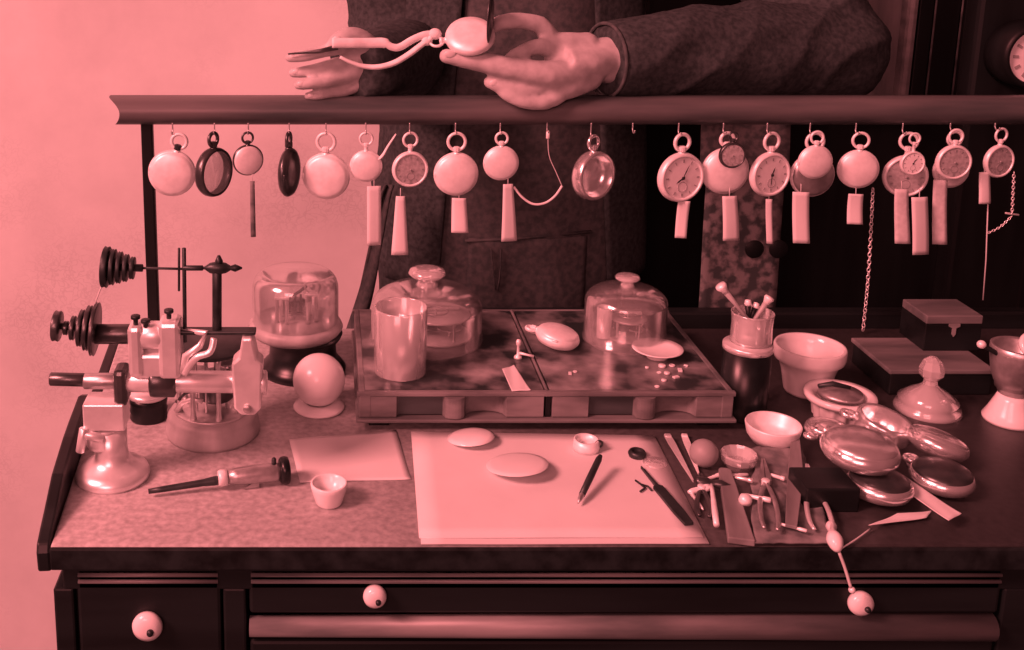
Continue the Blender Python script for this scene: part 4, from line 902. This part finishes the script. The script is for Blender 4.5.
# ------------------------------------------------------------------ behind the rail on the right
CY = .485
cabx0 = aty(655, 60, CY).x
cb = thing('tall_case', 'tall near-black wooden case with a glazed front standing behind the rail at right', 'cabinet', (cabx0+.4, CY+.10, 0))
def co(mb, n, m): return mb.obj(n, M_[m], cb, (-(cabx0+.4), -(CY+.10), 0))
cX = lambda px: aty(px, 50, CY).x
cw = 1.15
co(MB().box((cabx0+cw/2, CY+.085, 1.05), (cw, .05, 2.1), .004), 'carcass', 'casewood')
co(MB().box((cabx0+cw/2, CY+.075, 2.12), (cw+.06, .07, .05), .012), 'cornice', 'casewood')
co(MB().box((cabx0+cw/2, CY+.075, .05), (cw+.04, .07, .10), .006), 'plinth', 'casewood')
co(MB().box(((cX(862)+cX(914))/2, CY+.045, 1.66), (cX(914)-cX(862), .03, 1.2), .003), 'side_panel', 'panelwood')
co(MB().box(((cX(907)+cX(917))/2, CY+.03, 1.66), (cX(917)-cX(907), .05, 1.2), .008), 'corner_bead', 'boxwood')
for pa, pb in ((927, 942), (943.5, 969), (970.5, 985)):
    co(MB().box(((cX(pa)+cX(pb))/2, CY+.05, 1.66), (cX(pb)-cX(pa), .03, 1.2), .002), 'door_panel', 'casewood')
for px in (942.8, 969.8):
    co(MB().tube([(cX(px), CY+.034, 1.06), (cX(px), CY+.034, 1.94)], .0016, 8), 'glazing_strip', 'boxwood')
# dial at the right edge
DY = .10
p = aty(1034, 56, DY); s = mpp(p)
ck = thing('clock', 'white round clock dial in a dark case cut off by the right edge', 'clock', p)
r = 27*s
MB().lathe([(0, .035), (r*1.25, .035), (r*1.28, .01), (r*1.22, -.004), (r*1.08, -.010), (r*1.0, -.006), (r*1.0, 0), (0, 0)], 56, RX(-pi/2)).obj('case', M_['casewood'], ck)
dl = MB().lathe([(r*1.0, -.004), (r*.5, -.0045), (0, -.0045)], 56, RX(-pi/2)).obj('dial', M_['enamel'], ck)
mk = MB()
for k in range(12):
    a = k*pi/6; mk.box((0, 0, 0), (r*.10, .0006, r*.20), M=T(r*.76*sin(a), -.005, r*.76*cos(a)) @ RY(a))
mk.obj('hour_marks', M_['faint'], dl)
for a_, l_ in ((R(305), .5), (R(60), .72)):
    MB().box((0, 0, l_*r*.45), (r*.06, .0008, l_*r), M=T(0, -.0065, 0) @ RY(a_)).obj('hand', M_['ink'], dl)
p2 = V((p.x, DY+.03, 0))
MB().box((0, .055, -.20), (r*3.1, .035, .75), .006).obj('back_board', M_['casewood'], ck)
MB().box((0, .055, -(p.z)/2-.28), (r*2.2, .03, p.z-.57), .004).obj('stand_post', M_['casewood'], ck)
MB().box((0, .055, -p.z+.02), (.24, .22, .04), .006).obj('stand_foot', M_['casewood'], ck)
# printed floral sheet hanging behind the watches
PY_ = .05
q = aty(746, 128, PY_); xa, xb = aty(701, 128, PY_).x-q.x, aty(790, 128, PY_).x-q.x
zb = aty(746, 320, PY_).z-q.z; zm = aty(746, 170, PY_).z-q.z
ps = thing('printed_sheet', 'dim floral printed sheet hanging behind the watches right of the man', 'printed sheet', q)
sh_ = lambda x0, x1, z0, z1, y: MB().grid(lambda u, v: (x0+(x1-x0)*u+0, y+.003*sin(v*4+1)+.0015*sin(u*5), z0+(z1-z0)*v), 10, 20)
sh_(xa+.012, xb, zm, zb, 0).obj('sheet', M_['print'], ps, mods=[('SOLIDIFY', dict(thickness=.001, offset=0))])
sh_(xa, xb, .03, zm+.004, -.0015).obj('heading', M_['printtop'], ps, mods=[('SOLIDIFY', dict(thickness=.001, offset=0))])
for px in (753, 777):
    c_ = aty(px, 248, PY_)-q
    MB().cyl(.0115, 0, .0012, 28, T(c_.x, -.004, c_.z) @ RX(pi/2)).obj('printed_roundel', M_['casewood'], ps)

# ------------------------------------------------------------------ the man behind the rail
MX, MY = .255, .33
man = thing('person', 'man in dark coat and grey apron leaning forearms on the rail, holding an open watch', 'person', (MX, MY, 0))
def fuse(name, mb, m, voxel, smooth=2, disp=None, parent=man):
    me = bpy.data.meshes.new('tmp'); me.from_pydata([(x-MX, y-MY, z) for x, y, z in mb.v], [], mb.f)
    bm = bmesh.new(); bm.from_mesh(me); bmesh.ops.recalc_face_normals(bm, faces=bm.faces[:]); bm.to_mesh(me); bm.free()
    o = bpy.data.objects.new('tmp', me); col.objects.link(o)
    r = o.modifiers.new('r', 'REMESH'); r.mode = 'VOXEL'; r.voxel_size = voxel; r.use_smooth_shade = True
    if smooth: s_ = o.modifiers.new('s', 'SMOOTH'); s_.iterations = smooth; s_.factor = .5
    dg = bpy.context.evaluated_depsgraph_get(); ev = o.evaluated_get(dg)
    nm = bpy.data.meshes.new_from_object(ev)
    bpy.data.objects.remove(o); bpy.data.meshes.remove(me)
    if disp:
        co_ = [v.co+v.normal*disp(v.co, v.normal) for v in nm.vertices]
        for v, c in zip(nm.vertices, co_): v.co = c
    nm.name = name; nm.materials.clear(); nm.materials.append(m)
    for p in nm.polygons: p.use_smooth = True
    nm.update()
    ob = bpy.data.objects.new(name, nm); col.objects.link(ob)
    if parent is not None: ob.parent = parent
    return ob
# joints
DZ = BT-.80
man_z = lambda z: z+DZ
shL, elL = V((.475, .33, 1.43+DZ)), aty(828, 54, .135)
wrL = aty(604, 60, .022)
shR, elR = V((.055, .34, 1.43+DZ)), aty(398, 62, .30)
wrR = aty(388, 62, .055)
def limb(mb, pts, rads, seg=20, n=6):
    P = spline(pts, n); Q = []
    for i in range(len(P)):
        u = i/n; k = min(int(u), len(rads)-2); f = u-k
        a, b = rads[k], rads[k+1]
        if isinstance(a, tuple): Q.append((a[0]*(1-f)+b[0]*f, a[1]*(1-f)+b[1]*f))
        else: Q.append(a*(1-f)+b*f)
    mb.tube(P, Q, seg); mb.ball(P[0], Q[0] if not isinstance(Q[0], tuple) else min(Q[0])); mb.ball(P[-1], Q[-1] if not isinstance(Q[-1], tuple) else min(Q[-1]))
def finger(mb, pts, r0, r1):
    P = [aty(*p) for p in pts]; S = spline(P, 5); n = len(S)
    mb.tube(S, [r0+(r1-r0)*i/(n-1) + .0007*abs(sin(i/(n-1)*pi*2)) for i in range(n)], 14)
    mb.ball(P[-1], r1*1.0); mb.ball(P[0], r0)
body = MB()
# trunk, neck, head
body.tube(spline([(MX, .35, .92+DZ), (MX, .34, 1.08+DZ), (MX, .33, 1.24+DZ), (MX, .33, 1.38+DZ), (MX, .335, 1.46+DZ)], 5), [(.150, .095)]*5+[(.140, .092)]*5+[(.160, .100)]*5+[(.17, .095)]*4+[(.12, .07)]*2, 28, up=(0, 1, 0))
limb(body, [(MX, .335, 1.44+DZ), (MX, .318, 1.50+DZ), (MX, .305, 1.56+DZ)], [.062, .056, .055])
hd = V((MX-.005, .272, 1.635+DZ)); TH = Mx.Translation(hd) @ RX(R(14)) @ RZ(R(-4))
body.ball((0, .012, .025), (.074, .094, .090), TH, 32, 20); body.ball((0, -.030, -.040), (.054, .058, .066), TH, 28, 18); body.ball((0, -.058, -.088), (.028, .026, .022), TH)
body.tube([TH @ V((0, -.088, .020)), TH @ V((0, -.104, -.012)), TH @ V((0, -.112, -.030)), TH @ V((0, -.092, -.040))], [.008, .011, .015, .010], 12)
body.tube([TH @ V((-.040, -.076, .022)), TH @ V((0, -.090, .028)), TH @ V((.040, -.076, .022))], [.009, .011, .009], 10)
body.tube([TH @ V((-.022, -.084, -.062)), TH @ V((0, -.092, -.061)), TH @ V((.022, -.084, -.062))], [.005, .007, .005], 10)
body.tube([TH @ V((-.018, -.082, -.072)), TH @ V((0, -.089, -.073)), TH @ V((.018, -.082, -.072))], [.005, .0075, .005], 10)
for sgn in (-1, 1):
    body.tube(spline([TH @ V((sgn*.074, .010, .030)), TH @ V((sgn*.084, .018, .026)), TH @ V((sgn*.086, .020, .002)), TH @ V((sgn*.078, .008, -.026))], 4), .008, 10)
    body.ball((sgn*.072, .010, .004), (.010, .016, .026), TH)
# arms
limb(body, [shL, (shL+elL)/2+V((.01, 0, 0)), elL], [.056, .050, .043]); limb(body, [elL, (elL*.6+wrL*.4), wrL], [.046, .044, .027])
limb(body, [shR, (shR+elR)/2, elR], [.056, .050, .043]); limb(body, [elR, elR*.5+wrR*.5, wrR], [.044, .040, .025])
# legs
for sgn in (-1, 1):
    limb(body, [(MX+sgn*.085, .35, .93+DZ), (MX+sgn*.095, .345, .54), (MX+sgn*.10, .355, .10)], [.085, .056, .038])
    limb(body, [(MX+sgn*.10, .36, .045), (MX+sgn*.108, .28, .035), (MX+sgn*.113, .19, .025)], [.036, .034, .026])
# hand at the right: holds the open watch
hand = MB()
limb(hand, [wrL+V((.03, .01, 0)), wrL, aty(582, 61, .012), aty(560, 60, .006)], [(.028, .024), (.027, .022), (.036, .020), (.038, .018)], 20)
limb(hand, [aty(586, 46, .018), aty(566, 45, .012), aty(549, 42, .006)], [.016, .015, .0125])
limb(hand, [aty(588, 76, .004), aty(566, 84, -.010), aty(542, 90, -.016)], [.018, .018, .0145])
finger(hand, [(552, 43, .008), (542, 27, .004), (524, 21, -.002), (504, 22, -.008), (494, 26, -.010)], .0108, .0078)       # index hooked behind the lid
finger(hand, [(556, 52, .004), (541, 47, -.008), (527, 50, -.016), (515, 57, -.018), (508, 62, -.016)], .0100, .0076)     # middle curled under
finger(hand, [(562, 66, -.004), (545, 84, -.020), (524, 90, -.026), (505, 87, -.026), (490, 82, -.024)], .0105, .0078)    # ring
finger(hand, [(572, 80, -.002), (556, 97, -.020), (537, 103, -.028), (517, 99, -.030), (503, 92, -.028)], .0098, .0070)    # little
finger(hand, [(578, 74, -.008), (548, 74, -.026), (516, 69, -.030), (480, 62, -.030), (447, 56, -.030)], .0165, .0088)    # thumb stretched under the watch
# hand at the left: pinches the strap
limb(hand, [wrR+V((.006, .03, 0)), wrR, aty(374, 66, .035), aty(358, 66, .02)], [(.026, .022), (.026, .022), (.034, .022), (.036, .018)], 20)
finger(hand, [(362, 52, .016), (345, 47, .004), (322, 52, -.010), (303, 56, -.012), (290, 58, -.010)], .0088, .0056)
finger(hand, [(360, 62, .016), (338, 64, .008), (318, 69, .002), (303, 72, .000), (293, 73, .002)], .0084, .0056)
finger(hand, [(360, 73, .014), (340, 78, .002), (322, 82, -.010), (308, 84, -.014), (298, 85, -.012)], .0084, .0055)
finger(hand, [(362, 84, .016), (346, 90, .008), (330, 93, .001), (318, 95, -.004), (308, 96, -.004)], .0078, .0050)
finger(hand, [(376, 56, .022), (364, 42, .008), (350, 36, -.002), (340, 40, -.008), (334, 44, -.010)], .0135, .0082)
body.v, nb = body.v, len(body.v)
body.add(hand.v, hand.f)
bo = fuse('body', body, M_['skin'], .0028, 3, lambda c, n: .0006*noise.noise(c*70))
# nails
def nail(px, py, y, rx, rz_, yaw=0.):
    p = aty(px, py, y)-V((MX, MY, 0)); MB().ball((0, 0, 0), (rx, .0016, rz_), RZ(yaw)).obj('fingernail', M_['nail'], bo, p)
nail(450, 54, -.0385, .0065, .0045); nail(494, 83, -.0315, .005, .004); nail(293, 57, -.0155, .0045, .0032); nail(296, 72, -.0038, .0045, .0032); nail(301, 84, -.0178, .0045, .0032); nail(311, 95.5, -.0085, .004, .0028); nail(337, 40, -.0175, .005, .005)
# eyes and hair
for sgn in (-1, 1):
    e_ = TH @ V((sgn*.031, -.0755, .006))-V((MX, MY, 0)); MB().ball((0, 0, 0), .0125).obj('eye', M_['enamel'], bo, e_)
hr = MB(); hr.ball((0, .022, .040), (.080, .092, .086), TH, 32, 20)
hr.ball((0, .05, -.015), (.066, .062, .06), TH)
fuse('hair', hr, M_['hair'], .005, 2, lambda c, n: .004*noise.noise(c*60)-.001)
# coat: body and sleeves in one, folded with noise
coat = MB()
coat.tube(spline([(MX, .35, .78+DZ), (MX, .345, .95+DZ), (MX, .34, 1.10+DZ), (MX, .335, 1.28+DZ), (MX, .335, 1.40+DZ), (MX, .335, 1.475+DZ), (MX, .335, 1.50+DZ)], 4),
          [(.190, .125)]*4+[(.185, .125)]*4+[(.170, .120)]*4+[(.182, .124)]*4+[(.185, .112)]*4+[(.13, .085)]*4+[(.085, .07)], 32, up=(0, 1, 0))
cuffL = aty(606, 60, .025)
limb(coat, [shL, (shL+elL)/2+V((.015, 0, .0)), elL+V((.012, .006, 0))], [.072, .068, .064], 24)
sl = [elL+V((.012, .006, 0)), elL*.72+cuffL*.28+V((0, .0, .004)), elL*.35+cuffL*.65+V((0, 0, .004)), cuffL]
P_ = spline(sl, 6); coat.tube(P_, [.064-.020*i/(len(P_)-1)+.006*sin(i/(len(P_)-1)*pi) for i in range(len(P_))], 28)
limb(coat, [shR, (shR+elR)/2, elR], [.072, .064, .060], 24)
cuffR = aty(353, 69, .012)
coat.tube(spline([elR, aty(402, 60, .15), aty(374, 67, .05), cuffR], 6), [.060-.024*i/18 for i in range(19)], 28)
def folds(c, n):
    w = V((c.x+MX, c.y+MY, c.z)); a_ = 0
    if w.y < .30 or abs(w.x-MX) > .17:      # sleeves: slanting creases
        q = noise.noise(w*9)*3.0; t = w.x*62-w.z*74*(1 if w.x > MX else -.6)+q
        a_ = .0055*(1-abs(sin(t*.5))**.6*1.3)*(.35+.9*abs(noise.noise(w*6+V((3, 1, 2)))))+.004*noise.noise(V((w.x*20, w.y*20, w.z*34)))
    else: a_ = .004*noise.noise(V((w.x*12, w.y*12, w.z*4)))
    return a_+.0008*noise.noise(w*120)
fuse('coat', coat, M_['coat'], .0055, 2, folds)
# cuff edge piping and pale shirt cuff
def ringat(c, d, r, th, m, name):
    F = along(c, c+d); MB().torus(r, th, F, 36, 8).obj(name, M_[m], man, (-MX, -MY, 0))
dL = (cuffL-P_[-3]).normalized()
ringat(cuffL+dL*.001, dL, .0430, .0022, 'apron', 'cuff_edge')
# apron over the coat front, with a pocket band and hanging tie
def apron_pt(x, z, off=0.):
    q = max(0, 1-((x-MX)/.215)**2); zz = min(max((z-1.05-DZ)/.3, 0), 1)
    return V((x-MX, .338-(.125+.012)*sqrt(q)-off-MY + .004*noise.noise(V((x*18, 0, z*5))), z))
def xr_(z): return .088+.055*max(0, min(1, (1.16+DZ-z)/.25))
MB().grid(lambda u, v: apron_pt(MX+.012+(2*u-1)*xr_(.60+.92*v), .60+.92*v, .004*(1-abs(2*u-1)**6)+.004), 40, 70).obj('apron', M_['apron'], man, mods=[('SOLIDIFY', dict(thickness=.002, offset=0))])
zb_ = aty(540, 246, .19).z
MB().grid(lambda u, v: apron_pt(MX-.065+.165*u, zb_-.17+.18*v, .011+.003*sin(u*9)*(1-v)), 24, 16).obj('apron_pocket', M_['apron'], man, mods=[('SOLIDIFY', dict(thickness=.002, offset=0))])
MB().tube([apron_pt(MX-.07, zb_+.006, .014), apron_pt(MX+.0, zb_+.011, .014), apron_pt(MX+.105, zb_+.016, .014)], .0035, 8, flat=.6).obj('pocket_hem', M_['apron'], man)
for dx in (0, .013):
    MB().tube(spline([apron_pt(MX-.035+dx, zb_-.004, .016), apron_pt(MX-.032+dx*.8, zb_-.03, .017), apron_pt(MX-.028+dx*.3, zb_-.062, .016)], 4), .0022, 8, flat=.4).obj('apron_tie', M_['apron'], man)
# open coat fronts hanging either side of the apron
def flap(sgn, x_top, x_bot, wd, m='coat'):
    return MB().grid(lambda u, v: apron_pt(MX+sgn*((x_top*v+x_bot*(1-v))+wd*u), BT-.02+.60*v, .014-.007*u), 10, 40).obj('coat_front', M_[m], man, mods=[('SOLIDIFY', dict(thickness=.004, offset=0))])
flap(-1, .070, .105, .07); flap(1, .074, .135, .075)
MB().grid(lambda u, v: aty(392-34*v**.8+(-14+17*u+6*sin(v*3))*(.5+.5*v), 185+150*v, .155+.012*sin(u*4+v*2))-V((MX, MY, 0)), 8, 24).obj('coat_tail', M_['apron'], man, mods=[('SOLIDIFY', dict(thickness=.003, offset=0))])
# trousers and shoes
tr = MB()
for sgn in (-1, 1): limb(tr, [(MX+sgn*.085, .35, .90+DZ), (MX+sgn*.095, .345, .54), (MX+sgn*.10, .355, .10)], [.105, .078, .066])
fuse('trousers', tr, M_['trouser'], .008, 2, lambda c, n: .004*noise.noise(c*14))
for sgn in (-1, 1):
    sb = MB(); limb(sb, [(MX+sgn*.10, .37, .052), (MX+sgn*.108, .28, .046), (MX+sgn*.114, .17, .035)], [.046, .044, .034]); fuse('shoe', sb, M_['black'], .006, 2)

# the watch in his hand: open hunter with its lid upright, and the strap looped to his other hand
pw = aty(470, 37, -.024); s = mpp(pw); r = 25*s
hw = thing('pocket_watch', 'bright open hunter watch held between the man\'s fingers, its lid standing up', 'pocket watch', pw, group=None)
f_ = V((-.12, -.62, .78)).normalized(); c_ = V((-1, 0, -.12)); c_ = (c_-f_*c_.dot(f_)).normalized(); y_ = -f_; x_ax = y_.cross(c_)
hw.matrix_basis = Mx.Translation(pw) @ Mx((x_ax, y_, c_)).transposed().to_4x4()
t = r*.34; F = RX(pi/2)
MB().lathe([(0, -t*1.0), (r*.55, -t*.9), (r*.88, -t*.5), (r*.985, -t*.16), (r, 0), (r*.985, t*.3), (r*.94, t*.6), (r*.6, t*.85), (0, t*.95)], 40, F).obj('case', M_['silver'], hw)
MB().lathe([(r*.17, r*.93), (r*.13, r*1.0), (r*.12, r*1.08), (r*.17, r*1.1), (r*.17, r*1.22), (0, r*1.24)], 16).obj('crown', M_['silver'], hw)
MB().torus(r*.26, r*.06, T(0, 0, r*1.34) @ RX(pi/2), 24, 8).obj('bow', M_['silver'], hw)
MB().lathe([(0, -.0012), (r*.6, -.0010), (r*1.0, .0012), (r*1.02, .0022), (r*.96, .0026), (r*.6, .0010), (0, .0006)], 40, T(0, -r*.95, -r*.88) @ RY(R(16))).obj('open_lid', M_['gunmetal'], hw)
st = thing('watch_strap', 'pale leather strap looped from the held watch to the man\'s other hand', 'strap', aty(435, 34, -.022))
so = V(st.location)
A = lambda px, py, y=-.022: aty(px, py, y)-so
MB().tube(spline([A(332, 43, -.024), A(350, 43, -.024), A(370, 43), A(384, 43), A(392, 47), A(400, 47), A(412, 40), A(424, 35), A(433, 34)], 5), [(.0026, .0058)]*17+[(.0024, .0042)]*24, 12, up=(0, 0, 1)).obj('upper_band', M_['leather'], st)
MB().tube(spline([A(340, 57, -.024), A(350, 62, -.024), A(362, 66), A(378, 67), A(394, 63), A(408, 55), A(420, 46), A(432, 37)], 5), [0.0026+.0024*sin(min(1, i/30)*pi*.6) for i in range(36)], 12, flat=.7).obj('lower_band', M_['leather'], st)
MB().ball(A(435, 34), (.0075, .005, .0065), seg=18, rings=12).ball(A(427, 41), (.0062, .005, .0055), seg=18, rings=12).obj('knot', M_['leather'], st)
tz = thing('tweezers', 'thin dark tweezers held between the man\'s fingers, pointing left', 'tweezers', aty(330, 48, -.0215))
so2 = V(tz.location)
for k in (0, 1): MB().tube([aty(338, 46+k*2, -.0215)-so2, aty(320, 50.5+k, -.0215)-so2, aty(288, 54, -.0215)-so2], [(.0014, .0022), (.0012, .0018), (.0008, .0009)], 8).obj('arm', M_['gunmetal'], tz)

# ------------------------------------------------------------------ light
PINK = (1.0, .272, .275)
w = bpy.data.worlds.new('room_light'); scn.world = w; w.use_nodes = True
w.node_tree.nodes['Background'].inputs['Color'].default_value = (*PINK, 1); w.node_tree.nodes['Background'].inputs['Strength'].default_value = .10
def area(name, loc, to, sx, sy, pwr):
    l = bpy.data.lights.new(name, 'AREA'); l.shape = 'RECTANGLE'; l.size = sx; l.size_y = sy; l.energy = pwr; l.color = PINK
    o = bpy.data.objects.new(name, l); col.objects.link(o); o.location = loc
    o.rotation_euler = (V(to)-V(loc)).to_track_quat('-Z', 'Y').to_euler(); return o
kd = V((-.70, -.40, .60)).normalized()
area('window_light', V((.2, -.1, 1.0))+kd*4.6, (.2, -.1, 1.0), 1.25, 1.25, 325)
area('front_fill_light', (-.9, -3.2, 2.3), (.3, 0, 1.1), 1.3, 1.1, 58)  # added fill from the camera side, lifts the front-facing surfaces
vs_ = scn.view_settings; vs_.view_transform = 'Standard'; vs_.look = 'None'; vs_.exposure = 0; vs_.gamma = 1; vs_.use_curve_mapping = False
scn.cycles.max_bounces = 10; scn.cycles.transparent_max_bounces = 24
